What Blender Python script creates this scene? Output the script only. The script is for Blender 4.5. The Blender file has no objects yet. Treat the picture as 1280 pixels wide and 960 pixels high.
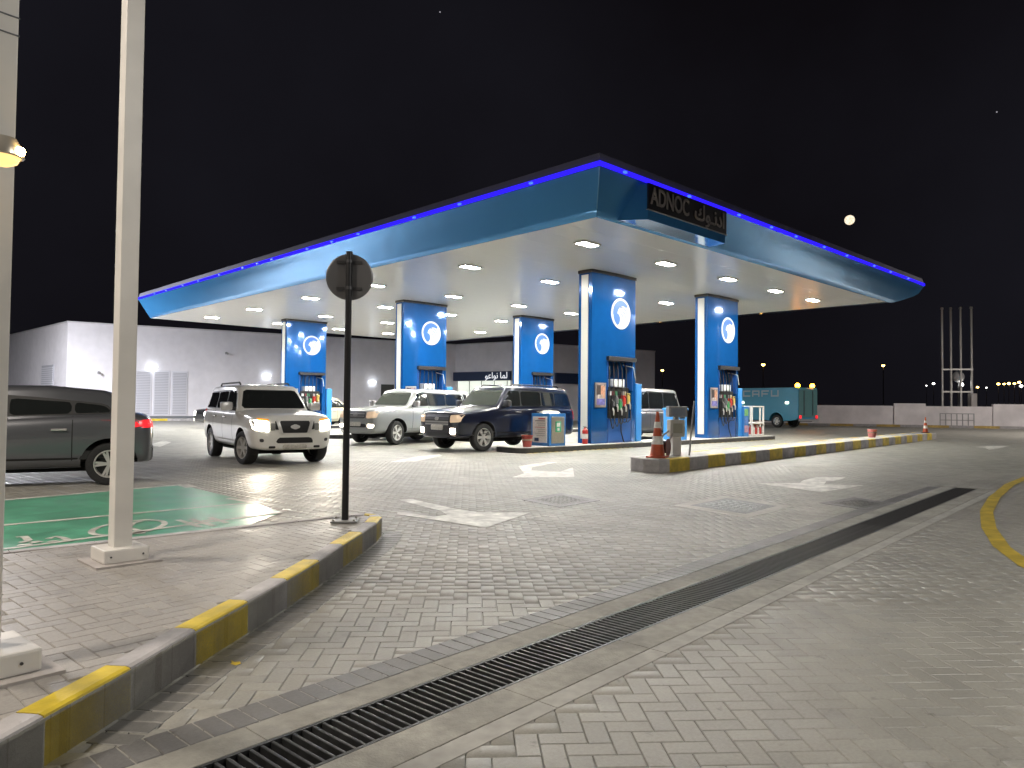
import bpy, bmesh, math, random
import numpy as np
from mathutils import Vector, Matrix
from mathutils.bvhtree import BVHTree
random.seed(7)
PI = math.pi
SC = bpy.context.scene
COL = SC.collection

# ------------------------------------------------------------------ camera
CAM_H = 1.38
FPX, CX, CY = 913.0, 640.0, 480.0
_vr = Vector((1579 - CX, 515 - CY, FPX)).normalized()
_vl = Vector((-249 - CX, 497 - CY, FPX)).normalized()
EX = _vr
EY = (_vl - EX * _vl.dot(EX)).normalized()
EZ = EX.cross(EY)
if EZ.y > 0: EZ = -EZ
cam_d = bpy.data.cameras.new('camera')
cam = bpy.data.objects.new('camera', cam_d); COL.objects.link(cam)
cam_d.sensor_fit = 'HORIZONTAL'; cam_d.sensor_width = 36.0
cam_d.lens = FPX / 1280.0 * 36.0
cam_d.clip_start = 0.05; cam_d.clip_end = 4000
# camera axes in world: right, up, back
right = Vector((EX.x, EY.x, EZ.x)); down = Vector((EX.y, EY.y, EZ.y)); fwd = Vector((EX.z, EY.z, EZ.z))
M = Matrix((right, -down, -fwd)).transposed().to_4x4()
M.translation = (0, 0, CAM_H)
cam.matrix_world = M
SC.camera = cam

# ------------------------------------------------------------------ world, moonlight, exposure
def pixdir(px, py):
    d = right * (px - CX) + down * (py - CY) + fwd * FPX
    return d.normalized()
world = bpy.data.worlds.new('World'); SC.world = world; world.use_nodes = True
wn, wl = world.node_tree.nodes, world.node_tree.links
bg = wn['Background']
sky = wn.new('ShaderNodeTexSky'); sky.sky_type = 'NISHITA'; sky.sun_disc = False
moon_dir = pixdir(1062, 275)
sky.sun_elevation = math.radians(-7.0)
sky.sun_rotation = math.radians(200)
mixn = wn.new('ShaderNodeMix'); mixn.data_type = 'RGBA'; mixn.blend_type = 'ADD'
mixn.inputs[0].default_value = 1.0
wl.new(sky.outputs[0], mixn.inputs[6])
wtc = wn.new('ShaderNodeTexCoord'); wno = wn.new('ShaderNodeTexNoise'); wno.inputs['Scale'].default_value = 1.6; wno.inputs['Detail'].default_value = 6
wl.new(wtc.outputs['Generated'], wno.inputs['Vector'])
wr = wn.new('ShaderNodeValToRGB'); wr.color_ramp.elements[0].position = .35; wr.color_ramp.elements[0].color = (.040, .034, .046, 1); wr.color_ramp.elements[1].position = .7; wr.color_ramp.elements[1].color = (.085, .082, .115, 1)
wl.new(wno.outputs[0], wr.inputs[0]); wl.new(wr.outputs[0], mixn.inputs[7])   # thin cloud lit by the city
wl.new(mixn.outputs[2], bg.inputs[0]); bg.inputs[1].default_value = 0.05
sun_d = bpy.data.lights.new('moonlight', 'SUN'); sun_d.energy = 0.01; sun_d.angle = math.radians(0.5); sun_d.color = (1, .93, .82)
sun = bpy.data.objects.new('moonlight', sun_d); COL.objects.link(sun)
sun.rotation_euler = (-moon_dir).to_track_quat('-Z', 'Y').to_euler()
SC.view_settings.view_transform = 'Standard'; SC.view_settings.look = 'None'
SC.view_settings.exposure = 1.0; SC.view_settings.gamma = 1.0
SC.render.engine = 'CYCLES'
cy = SC.cycles
cy.use_denoising = True
try: cy.denoiser = 'OPENIMAGEDENOISE'
except Exception: pass
cy.max_bounces = 7; cy.diffuse_bounces = 4; cy.glossy_bounces = 3; cy.transmission_bounces = 4
cy.sample_clamp_indirect = 6.0; cy.caustics_reflective = False; cy.caustics_refractive = False

LAMP = 350.0          # radiance of the canopy LED panels
# ------------------------------------------------------------------ helpers
def ground_pt(px, py, z=0.0):
    d = pixdir(px, py); t = (z - CAM_H) / d.z
    return Vector((d.x * t, d.y * t, z))
def project(p):
    v = Vector(p) - Vector((0, 0, CAM_H))
    c = v.dot(fwd)
    return (CX + FPX * v.dot(right) / c, CY + FPX * v.dot(down) / c, c) if c > 0.05 else (-9e9, -9e9, c)

MATS = {}
def mat(name, color=(.5, .5, .5), rough=.5, metal=0., spec=.5, emit=None, estr=0., noise=0., nscale=8., bump=0., bscale=60., coat=0.,
        stain=0., sscale=1.2, rvar=0., trans=0., coords='Object'):
    if name in MATS: return MATS[name]
    m = bpy.data.materials.new(name); m.use_nodes = True
    nt = m.node_tree; p = nt.nodes['Principled BSDF']
    p.inputs['Base Color'].default_value = (*color, 1); p.inputs['Roughness'].default_value = rough
    p.inputs['Metallic'].default_value = metal; p.inputs['Specular IOR Level'].default_value = spec
    p.inputs['Coat Weight'].default_value = coat; p.inputs['Coat Roughness'].default_value = .06
    p.inputs['Transmission Weight'].default_value = trans
    if emit: p.inputs['Emission Color'].default_value = (*emit, 1); p.inputs['Emission Strength'].default_value = estr
    tc = nt.nodes.new('ShaderNodeTexCoord')
    if noise or stain:
        cur = None
        rgb = nt.nodes.new('ShaderNodeRGB'); rgb.outputs[0].default_value = (*color, 1); cur = rgb.outputs[0]
        for amt, sc, det in ((noise, nscale, 5), (stain, sscale, 3)):
            if not amt: continue
            n = nt.nodes.new('ShaderNodeTexNoise'); n.inputs['Scale'].default_value = sc; n.inputs['Detail'].default_value = det
            nt.links.new(tc.outputs[coords], n.inputs['Vector'])
            mr = nt.nodes.new('ShaderNodeMapRange'); mr.inputs[1].default_value = .3; mr.inputs[2].default_value = .7
            mr.inputs[3].default_value = 1 - amt; mr.inputs[4].default_value = 1 + amt * .6
            nt.links.new(n.outputs[0], mr.inputs[0])
            mx = nt.nodes.new('ShaderNodeMix'); mx.data_type = 'RGBA'; mx.blend_type = 'MULTIPLY'; mx.inputs[0].default_value = 1
            nt.links.new(cur, mx.inputs[6]); nt.links.new(mr.outputs[0], mx.inputs[7]); cur = mx.outputs[2]
        nt.links.new(cur, p.inputs['Base Color'])
    if rvar:
        n = nt.nodes.new('ShaderNodeTexNoise'); n.inputs['Scale'].default_value = 3.0; n.inputs['Detail'].default_value = 4
        nt.links.new(tc.outputs[coords], n.inputs['Vector'])
        mr = nt.nodes.new('ShaderNodeMapRange'); mr.inputs[1].default_value = .3; mr.inputs[2].default_value = .7
        mr.inputs[3].default_value = max(.02, rough - rvar); mr.inputs[4].default_value = rough + rvar
        nt.links.new(n.outputs[0], mr.inputs[0]); nt.links.new(mr.outputs[0], p.inputs['Roughness'])
    if bump:
        n = nt.nodes.new('ShaderNodeTexNoise'); n.inputs['Scale'].default_value = bscale; n.inputs['Detail'].default_value = 4
        nt.links.new(tc.outputs[coords], n.inputs['Vector'])
        b = nt.nodes.new('ShaderNodeBump'); b.inputs['Strength'].default_value = bump; b.inputs['Distance'].default_value = .02
        nt.links.new(n.outputs[0], b.inputs['Height']); nt.links.new(b.outputs[0], p.inputs['Normal'])
    MATS[name] = m
    return m

def tag(o, label=None, cat=None, group=None, kind=None):
    if label: o['label'] = label
    if cat: o['category'] = cat
    if group: o['group'] = group
    if kind: o['kind'] = kind
    return o
def link(name, me, parent=None):
    o = bpy.data.objects.new(name, me); COL.objects.link(o)
    if parent: o.parent = parent
    return o
def thing(name, label, cat, loc=(0, 0, 0), rotz=0., group=None):
    o = link(name, None); o.location = loc; o.rotation_euler = (0, 0, rotz); o.empty_display_size = .1
    return tag(o, label, cat, group)
def copy_tree(o, parent=None):
    c = o.copy(); COL.objects.link(c); c.parent = parent
    for ch in list(o.children): copy_tree(ch, c)
    return c

class MB:
    """collects shapes into one mesh"""
    def __init__(s): s.v = []; s.f = []; s.m = []; s.cur = 0
    def add(s, vs, fs):
        b = len(s.v); s.v += [tuple(q) for q in vs]
        for f in fs: s.f.append(tuple(b + i for i in f)); s.m.append(s.cur)
        return s
    def box(s, x0, x1, y0, y1, z0, z1, c=0.):
        if c <= 0:
            vs = [(x, y, z) for z in (z0, z1) for y in (y0, y1) for x in (x0, x1)]
            return s.add(vs, [(0, 2, 3, 1), (4, 5, 7, 6), (0, 1, 5, 4), (2, 6, 7, 3), (0, 4, 6, 2), (1, 3, 7, 5)])
        bm = bmesh.new(); bmesh.ops.create_cube(bm, size=1)
        for v in bm.verts: v.co = Vector(((x0 + x1) / 2 + v.co.x * (x1 - x0), (y0 + y1) / 2 + v.co.y * (y1 - y0), (z0 + z1) / 2 + v.co.z * (z1 - z0)))
        bmesh.ops.bevel(bm, geom=bm.edges[:], offset=c, segments=2, affect='EDGES', profile=.6)
        s.bm(bm); return s
    def bm(s, bm):
        bm.verts.index_update()
        s.add([v.co[:] for v in bm.verts], [[v.index for v in f.verts] for f in bm.faces]); bm.free()
    def tube(s, pts, r, n=8, cap=True):
        pts = [Vector(p) for p in pts]; rs = r if isinstance(r, (list, tuple)) else [r] * len(pts)
        ring = []; vs = []; up = None
        for i, p in enumerate(pts):
            d = (pts[min(i + 1, len(pts) - 1)] - pts[max(i - 1, 0)]).normalized()
            if up is None: up = Vector((0, 0, 1)) if abs(d.z) < .9 else Vector((1, 0, 0))
            a = d.cross(up)
            if a.length < 1e-4: a = d.orthogonal()
            a.normalize(); b = a.cross(d); up = b
            for k in range(n):
                t = 2 * PI * k / n; vs.append(p + (a * math.cos(t) + b * math.sin(t)) * rs[i])
        fs = [(i * n + k, i * n + (k + 1) % n, (i + 1) * n + (k + 1) % n, (i + 1) * n + k) for i in range(len(pts) - 1) for k in range(n)]
        if cap: fs += [tuple(range(n))[::-1], tuple((len(pts) - 1) * n + k for k in range(n))]
        return s.add(vs, fs)
    def lathe(s, prof, n=20, axis='z', loc=(0, 0, 0), closed=False):
        vs = []
        for (r, h) in prof:
            for k in range(n):
                t = 2 * PI * k / n; a, b = r * math.cos(t), r * math.sin(t)
                q = (a, b, h) if axis == 'z' else ((a, h, b) if axis == 'y' else (h, a, b))
                vs.append((q[0] + loc[0], q[1] + loc[1], q[2] + loc[2]))
        m = len(prof); fs = []
        for i in range(m - (0 if closed else 1)):
            j = (i + 1) % m
            for k in range(n): fs.append((i * n + k, i * n + (k + 1) % n, j * n + (k + 1) % n, j * n + k))
        return s.add(vs, fs)
    def prism(s, poly, z0, z1, caps=True):
        n = len(poly); vs = [(p[0], p[1], z0) for p in poly] + [(p[0], p[1], z1) for p in poly]
        fs = [(i, (i + 1) % n, n + (i + 1) % n, n + i) for i in range(n)]
        if caps: fs += [tuple(range(n))[::-1], tuple(range(n, 2 * n))]
        return s.add(vs, fs)
    def build(s, name, mats, parent=None, smooth=False, angle=None):
        me = bpy.data.meshes.new(name); me.from_pydata(s.v, [], s.f)
        mats = mats if isinstance(mats, (list, tuple)) else [mats]
        for m in mats: me.materials.append(m)
        if len(mats) > 1: me.polygons.foreach_set('material_index', s.m)
        me.update()
        bm = bmesh.new(); bm.from_mesh(me); bmesh.ops.recalc_face_normals(bm, faces=bm.faces); bm.to_mesh(me); bm.free()
        if smooth:
            me.polygons.foreach_set('use_smooth', [True] * len(me.polygons))
            if angle: me.set_sharp_from_angle(angle=math.radians(angle))
        return link(name, me, parent)

def sheet(name, poly, z, m, parent=None):
    mb = MB(); mb.add([(p[0], p[1], z) for p in poly], [tuple(range(len(poly)))])
    o = mb.build(name, m, parent)
    if o.data.polygons[0].normal.z < 0: o.data.flip_normals()
    return o
def text_mesh(name, body, size, m, parent, mw, extrude=.01, align='CENTER', sx=1.0, bold=0.):
    cu = bpy.data.curves.new(name, 'FONT'); cu.body = body; cu.size = size; cu.extrude = extrude; cu.align_x = align; cu.align_y = 'CENTER'
    cu.resolution_u = 4; cu.offset = bold
    o = bpy.data.objects.new(name, cu); COL.objects.link(o)
    dg = bpy.context.evaluated_depsgraph_get()
    me = bpy.data.meshes.new_from_object(o.evaluated_get(dg)); bpy.data.objects.remove(o); bpy.data.curves.remove(cu)
    me.materials.clear(); me.materials.append(m)
    me.transform(Matrix.Diagonal((sx, 1, 1, 1))); me.transform(mw)
    return link(name, me, parent)
def bez(pts, n=14):
    """Catmull-Rom through pts"""
    P = [Vector(p) for p in pts]; P = [P[0] * 2 - P[1]] + P + [P[-1] * 2 - P[-2]]; out = []
    for i in range(1, len(P) - 2):
        for k in range(n):
            t = k / n; a, b, c, d = P[i - 1], P[i], P[i + 1], P[i + 2]
            out.append(.5 * ((2 * b) + (c - a) * t + (2 * a - 5 * b + 4 * c - d) * t * t + (3 * b - a - 3 * c + d) * t ** 3))
    out.append(P[-2]); return out
def emis(name, color, strength): return mat(name, (.8, .8, .8), .4, emit=color, estr=strength)

# ------------------------------------------------------------------ shared materials
def paver_material(name, base, far=False):
    m = bpy.data.materials.new(name); m.use_nodes = True; nt = m.node_tree; N = nt.nodes; Lk = nt.links
    p = N['Principled BSDF']
    geo = N.new('ShaderNodeNewGeometry')
    def noise(scale, det=5, vec=None):
        n = N.new('ShaderNodeTexNoise'); n.inputs['Scale'].default_value = scale; n.inputs['Detail'].default_value = det; n.inputs['Roughness'].default_value = .6
        Lk.new(vec or geo.outputs['Position'], n.inputs['Vector']); return n.outputs[0]
    def rng(src, a, b, lo=.3, hi=.7):
        r = N.new('ShaderNodeMapRange'); r.inputs[1].default_value = lo; r.inputs[2].default_value = hi; r.inputs[3].default_value = a; r.inputs[4].default_value = b
        Lk.new(src, r.inputs[0]); return r.outputs[0]
    def mul(c, f):
        x = N.new('ShaderNodeMix'); x.data_type = 'RGBA'; x.blend_type = 'MULTIPLY'; x.inputs[0].default_value = 1
        Lk.new(c, x.inputs[6]); Lk.new(f, x.inputs[7]); return x.outputs[2]
    rgb = N.new('ShaderNodeRGB'); rgb.outputs[0].default_value = (*base, 1)
    c = rgb.outputs[0]
    height = noise(170, 3)
    if far:
        mp = N.new('ShaderNodeMapping'); mp.inputs['Rotation'].default_value = (0, 0, math.radians(-48.5)); Lk.new(geo.outputs['Position'], mp.inputs['Vector'])
        bt = N.new('ShaderNodeTexBrick'); bt.inputs['Scale'].default_value = 1; bt.inputs['Brick Width'].default_value = .2; bt.inputs['Row Height'].default_value = .1
        bt.inputs['Mortar Size'].default_value = .004; bt.inputs['Color1'].default_value = (1.08, 1.06, 1.03, 1); bt.inputs['Color2'].default_value = (.86, .87, .88, 1); bt.inputs['Mortar'].default_value = (.70, .68, .63, 1)
        Lk.new(mp.outputs[0], bt.inputs['Vector']); c = mul(c, bt.outputs['Color'])
    else:
        at = N.new('ShaderNodeAttribute'); at.attribute_name = 'tint'
        oi = N.new('ShaderNodeObjectInfo')
        ad = N.new('ShaderNodeMath'); ad.operation = 'ADD'; Lk.new(at.outputs['Fac'], ad.inputs[0]); Lk.new(oi.outputs['Random'], ad.inputs[1])
        fr = N.new('ShaderNodeMath'); fr.operation = 'FRACT'; Lk.new(ad.outputs[0], fr.inputs[0])
        ramp = N.new('ShaderNodeValToRGB'); e = ramp.color_ramp.elements
        e[0].position = 0; e[0].color = (.93, .93, .935, 1); e[1].position = 1; e[1].color = (1.05, 1.045, 1.03, 1)
        k = e.new(.5); k.color = (.98, .97, .96, 1)
        Lk.new(fr.outputs[0], ramp.inputs[0]); c = mul(c, ramp.outputs[0])
    c = mul(c, rng(noise(1.1, 4), .90, 1.07)); c = mul(c, rng(noise(.33, 3), .88, 1.08)); c = mul(c, rng(noise(60, 4), .9, 1.1))
    # scattered darker oil and tyre stains
    c = mul(c, rng(noise(3.1, 6), .80, 1.0, .28, .40))
    c = mul(c, rng(noise(9.0, 3), .66, 1.0, .27, .34))
    Lk.new(c, p.inputs['Base Color'])
    rg = rng(noise(2.3, 4), .36, .58); Lk.new(rg, p.inputs['Roughness']); p.inputs['Specular IOR Level'].default_value = .5
    b = N.new('ShaderNodeBump'); b.inputs['Strength'].default_value = .35; b.inputs['Distance'].default_value = .004
    Lk.new(height, b.inputs['Height']); Lk.new(b.outputs[0], p.inputs['Normal'])
    MATS[name] = m; return m
PAVER = (.315, .308, .278)
M_paver = paver_material('concrete_paver', PAVER)
M_paver_dark = paver_material('charcoal_paver', (.155, .152, .15))
M_paver_warm = paver_material('walkway_paver', (.36, .342, .32))
M_far = paver_material('distant_paving', (.30, .295, .265), far=True)
M_conc = mat('concrete_edge', (.31, .30, .265), .7, noise=.18, nscale=14, stain=.25, sscale=2.2, bump=.25, bscale=90)
M_iron = mat('cast_iron', (.075, .077, .078), .45, metal=.6, noise=.3, nscale=20)
M_iron_black = mat('black_cast_iron', (.05, .05, .051), .5, metal=.5, noise=.3, nscale=20)
M_dirt = mat('channel_dirt', (.03, .028, .026), .9, noise=.4)
M_yel = mat('yellow_kerb_paint', (.72, .54, .04), .5, noise=.16, nscale=9, stain=.3, sscale=3.5, bump=.15, bscale=70)
M_gry = mat('grey_kerb_concrete', (.47, .45, .45), .62, noise=.15, nscale=10, stain=.3, sscale=3.0, bump=.2, bscale=80)
M_white_line = mat('white_road_paint', (.66, .65, .60), .5, noise=.28, nscale=9, stain=.35, sscale=4, coords='Object')
M_yel_line = mat('yellow_road_paint', (.58, .42, .04), .5, noise=.15, nscale=7, stain=.35, sscale=4)
M_green = mat('green_bay_paint', (.12, .40, .26), .34, noise=.12, nscale=6, stain=.25, sscale=1.5, rvar=.06)
M_whitepaint = mat('white_powder_coat', (.74, .72, .68), .42, noise=.05, nscale=4, stain=.1, sscale=1)
M_wall = mat('white_render', (.78, .76, .79), .8, noise=.05, nscale=2, stain=.08, sscale=.3, bump=.06, bscale=30)
M_soffit = mat('white_soffit', (.93, .92, .875), .25, spec=.42)
M_fascia = mat('blue_fascia', (.07, .33, .72), .10, metal=.45, coat=.6, noise=.05, nscale=.6, bump=.55, bscale=1.1)
M_tower = mat('blue_cladding', (.007, .088, .31), .11, metal=.25, coat=.7, noise=.07, nscale=1.2, stain=.05, sscale=4)
M_tower_dk = mat('blue_panel', (.010, .065, .26), .3, coat=.3)
M_ltblue = mat('light_blue_plastic', (.05, .27, .68), .35)
M_black = mat('black_plastic', (.012, .012, .013), .4)
M_rubber = mat('rubber', (.018, .018, .019), .7, noise=.3, nscale=30)
M_steel = mat('brushed_steel', (.55, .53, .48), .33, metal=.9, noise=.08, nscale=20)
M_darksteel = mat('dark_steel', (.09, .09, .095), .4, metal=.7)
M_grey = mat('grey_metal', (.30, .30, .30), .5, metal=.3)
M_chrome = mat('chrome', (.80, .79, .77), .22, metal=.65)
M_alloy = mat('alloy_silver', (.66, .65, .63), .32, metal=.4)
M_red = mat('red_paint', (.42, .03, .025), .35)
M_redpl = mat('red_plastic', (.38, .06, .05), .5)
M_orange = mat('orange_cone_rubber', (.46, .075, .02), .5, stain=.25, sscale=6)
M_refl = mat('white_reflective', (.72, .70, .66), .4, stain=.2, sscale=8)
M_navy = mat('navy_sign', (.012, .03, .085), .4)
M_signblk = mat('black_sign_face', (.010, .010, .013), .35)
M_signtxt = mat('dull_grey_letters', (.24, .215, .205), .5)
M_led = mat('blue_led', (.01, .01, .06), .8, spec=0., emit=(.018, .008, 1.0), estr=1.0)
M_ledclip = mat('cyan_led_spot', (.02, .05, .2), .3, emit=(.05, .15, 1.0), estr=.9)
M_lamp = emis('led_panel', (1.0, .97, .885), LAMP)
M_strip = mat('tower_light_strip', (.5, .5, .46), .3, emit=(1.0, .98, .88), estr=.09)
M_logo = mat('backlit_white', (.28, .30, .32), .35, emit=(.9, .95, 1.0), estr=.26)
M_logoblue = mat('backlit_blue', (.015, .09, .34), .35, emit=(.02, .16, .80), estr=.14)
M_wlamp = emis('wall_lamp_lens', (.86, .93, 1.0), 6.)
M_shop = emis('shop_window_light', (.93, 1.0, .84), .38)
M_sodium = emis('sodium_lamp', (1.0, .56, .12), 9.)
M_coolfar = emis('cool_far_lamp', (1., .97, .9), 8.)
M_amber = emis('amber_beacon', (1.0, .32, .012), 22.)
M_warm = emis('warm_flood', (1.0, .66, .25), 60.)

# ------------------------------------------------------------------ ground with a drain slot, herringbone pavers
DA = math.radians(4.1)                                  # drain, kerb and paving run 4 degrees off the canopy grid
dU = Vector((math.cos(DA), math.sin(DA), 0)); dV = Vector((-math.sin(DA), math.cos(DA), 0))
D0 = Vector((1.27, 2.67, 0))                             # a point on the drain axis
def dpt(u, v, z=0.): return D0 + dU * u + dV * v + Vector((0, 0, z))
U0, U1, DW = -4.0, 13.35, .165                           # drain extent and half width of the slot
inner = [dpt(U0, -DW), dpt(U1, -DW), dpt(U1, DW), dpt(U0, DW)]
R = 1500
outer = [Vector((-R, -R, 0)), Vector((R, -R, 0)), Vector((R, R, 0)), Vector((-R, R, 0))]
mb = MB(); zg = -.009
mb.add([(p.x, p.y, zg) for p in outer + inner], [(i, (i + 1) % 4, 4 + (i + 1) % 4, 4 + i) for i in range(4)])
g = mb.build('ground', M_far); tag(g, kind='structure')
if g.data.polygons[0].normal.z < 0: g.data.flip_normals()

# the raised walkway on the left: block boundaries of its kerb (outer edge, top)
KH = .195
kb = [(-2.6, .40), (-2.05, .86), (-1.55, 1.30), (-1.1, 1.70), (-.66, 2.09), (-.22, 2.47), (.24, 2.86), (.69, 3.22), (1.09, 3.54), (1.51, 3.90), (1.95, 4.25), (2.38, 4.60), (2.84, 4.99), (3.30, 5.41), (3.74, 5.80), (4.14, 6.17), (4.40, 6.46)]
kouter = [Vector((a, b, 0)) for a, b in kb]
tipc = [Vector((4.47, 6.62, 0)), Vector((4.40, 6.78, 0)), Vector((4.2, 6.84, 0))]
back = [Vector((x, 6.84 + .035 * (4.2 - x) * .9, 0)) for x in (3.6, 3.0, 2.4, 1.8, 1.2, .6, 0, -.6, -1.2, -1.8, -2.4, -3.0, -3.6)]
walk_poly = kouter + tipc + back + [Vector((-4.2, 4, 0)), Vector((-3.6, 1.2, 0))]
def in_poly(p, poly):
    c = False; n = len(poly); j = n - 1
    for i in range(n):
        a, b = poly[i], poly[j]
        if (a.y > p.y) != (b.y > p.y) and p.x < (b.x - a.x) * (p.y - a.y) / (b.y - a.y) + a.x: c = not c
        j = i
    return c
def dist_line(p, pl):
    best = 1e9
    for a, b in zip(pl[:-1], pl[1:]):
        ab = b - a; t = max(0, min(1, (p - a).dot(ab) / ab.length_squared)); best = min(best, (p - a - ab * t).length)
    return best

def brick_mesh(w, h, name, gap=.0035, ch=.004, dep=.03):
    x, y = w / 2 - gap / 2, h / 2 - gap / 2
    mb = MB()
    vs = [(sx * x, sy * y, -dep) for sx, sy in ((-1, -1), (1, -1), (1, 1), (-1, 1))] + [(sx * x, sy * y, -ch) for sx, sy in ((-1, -1), (1, -1), (1, 1), (-1, 1))] + [(sx * (x - ch), sy * (y - ch), 0) for sx, sy in ((-1, -1), (1, -1), (1, 1), (-1, 1))]
    fs = [(i, (i + 1) % 4, 4 + (i + 1) % 4, 4 + i) for i in range(4)] + [(4 + i, 4 + (i + 1) % 4, 8 + (i + 1) % 4, 8 + i) for i in range(4)] + [(8, 9, 10, 11)]
    return vs, fs
def lay_bricks(items, parent, m, name, single=300, w=.2, h=.1):
    """items: (x, y, z, angle, score). The largest in view become objects, the rest one joined part."""
    vs, fs = brick_mesh(w, h, name)
    items = sorted(items, key=lambda t: -t[4])
    me = bpy.data.meshes.new(name); me.from_pydata(vs, [], fs); me.materials.append(m); me.update()
    inv = parent.matrix_world.inverted()
    for (x, y, z, a, s) in items[:single]:
        o = bpy.data.objects.new(name, me); COL.objects.link(o); o.parent = parent
        o.location = (x, y, z); o.rotation_euler = (random.gauss(0, .0035), random.gauss(0, .0035), a)
    rest = items[single:]
    if not rest: return
    V = np.array(vs)[4:]; F = [tuple(i - 4 for i in f) for f in fs if min(f) >= 4]
    n = len(rest); A = np.array([[t[0], t[1], t[2], t[3]] for t in rest])
    ca, sa = np.cos(A[:, 3])[:, None], np.sin(A[:, 3])[:, None]
    tx, ty = np.random.RandomState(3).normal(0, .0035, (2, n, 1))
    X = ca * V[None, :, 0] - sa * V[None, :, 1] + A[:, 0:1]; Y = sa * V[None, :, 0] + ca * V[None, :, 1] + A[:, 1:2]
    Z = V[None, :, 2] + A[:, 2:3] + tx * V[None, :, 0] + ty * V[None, :, 1]
    co = np.stack([X, Y, Z], -1).reshape(-1, 3)
    nv = len(V); Fa = np.array(F); faces = (Fa[None] + (np.arange(n) * nv)[:, None, None]).reshape(-1, 4)
    me2 = bpy.data.meshes.new(name + '_field')
    me2.vertices.add(len(co)); me2.vertices.foreach_set('co', co.ravel())
    me2.loops.add(faces.size); me2.loops.foreach_set('vertex_index', faces.ravel())
    me2.polygons.add(len(faces)); me2.polygons.foreach_set('loop_start', np.arange(len(faces)) * 4)
    me2.update(calc_edges=True); me2.validate()
    at = me2.attributes.new('tint', 'FLOAT', 'FACE'); tint = np.repeat(np.random.RandomState(5).rand(n), len(F)); at.data.foreach_set('value', tint.astype(np.float32))
    me2.materials.append(m)
    o = bpy.data.objects.new(name + '_field', me2); COL.objects.link(o); o.parent = parent; o['kind'] = 'stuff'
def herring(angle, x0, x1, y0, y1, keep, w=.1):
    out = []; ca, sa = math.cos(angle), math.sin(angle); n = int(max(abs(x0), abs(x1), abs(y0), abs(y1)) * 1.5 / w) + 4
    for j in range(-n, n):
        for i in range(-n, n):
            r = (i - j) % 4
            if r == 0: cx_, cy_, a = (i + 1) * w, (j + .5) * w, 0
            elif r == 3: cx_, cy_, a = (i + .5) * w, (j + 1) * w, PI / 2
            else: continue
            X = ca * cx_ - sa * cy_; Y = sa * cx_ + ca * cy_
            if X < x0 or X > x1 or Y < y0 or Y > y1: continue
            s = keep(X, Y, angle + a)
            if s is None: continue
            out.append((X, Y, s[0], angle + a, s[1]))
    return out
BA = DA + PI / 4
WALKZ = KH - .007
kouter_l = kouter + tipc[:1]
def keep_ground(X, Y, a):
    d = (X * fwd.x + Y * fwd.y)
    if d < .5 or d > 17.5: return None
    lat = abs(X * right.x + Y * right.y)
    if lat > d * .86 + 1.0: return None
    p = Vector((X, Y, 0)); q = p - D0; v = q.dot(dV); u = q.dot(dU)
    if U0 - .2 < u < U1 + .12 and abs(v) < DW + .13: return None
    inside = in_poly(p, walk_poly)
    if inside and dist_line(p, kouter + tipc + back) > .12: return None
    pr = project((X, Y, 0)); vis = 0 < pr[0] < 1280 and 0 < pr[1] < 960 and not inside
    if u < U1 + .1 and (abs(v) < .58): vis = False
    if dist_line(p, kouter_l) < .3: vis = False
    return (0., 1.0 / (pr[2] ** 2) if vis else 0.)
pav = thing('paving', None, None); del_ = pav
tag(pav, 'grey-beige herringbone block paving around the drain channel', None, kind='structure')
bpy.context.view_layer.update()
lay_bricks(herring(BA, -3, 19, -3, 19, keep_ground), pav, M_paver, 'paving_block')

# dark soldier course along the drain and along the kerb
sold = []
for k in range(int((U1 - U0) / .1015)):
    u = U0 + k * .1015
    for v in (.455,):
        p = dpt(u, v); pr = project(p)
        sold.append((p.x, p.y, .0035, DA + PI / 2, (1 / pr[2] ** 2 if 0 < pr[0] < 1280 and 0 < pr[1] < 960 else 0)))
course = thing('border_course', None, None); tag(course, 'charcoal border course beside the drain channel', kind='structure')
bpy.context.view_layer.update()
lay_bricks(sold, course, M_paver_dark, 'border_block', single=160)
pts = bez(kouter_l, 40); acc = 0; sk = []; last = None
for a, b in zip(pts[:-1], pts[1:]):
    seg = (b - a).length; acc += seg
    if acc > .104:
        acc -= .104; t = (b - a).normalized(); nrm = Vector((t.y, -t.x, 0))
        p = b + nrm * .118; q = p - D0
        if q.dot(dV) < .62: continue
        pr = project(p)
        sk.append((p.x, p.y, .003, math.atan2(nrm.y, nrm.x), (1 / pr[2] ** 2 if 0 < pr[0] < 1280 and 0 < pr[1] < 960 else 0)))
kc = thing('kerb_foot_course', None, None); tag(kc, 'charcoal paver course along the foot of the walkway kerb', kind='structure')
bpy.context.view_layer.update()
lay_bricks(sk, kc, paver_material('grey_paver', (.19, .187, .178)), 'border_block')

# ------------------------------------------------------------------ drain channel
dr = thing('drain_channel', 'long slotted drain channel with concrete edging crossing the foreground', 'drain', D0, DA)
mb = MB()
mb.add([(U0, -DW, zg), (U1, -DW, zg), (U1, DW, zg), (U0, DW, zg), (U0, -DW, -.28), (U1, -DW, -.28), (U1, DW, -.28), (U0, DW, -.28)],
       [(0, 1, 5, 4), (1, 2, 6, 5), (2, 3, 7, 6), (3, 0, 4, 7), (4, 5, 6, 7)])
mb.build('trough', M_dirt, dr)
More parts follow.
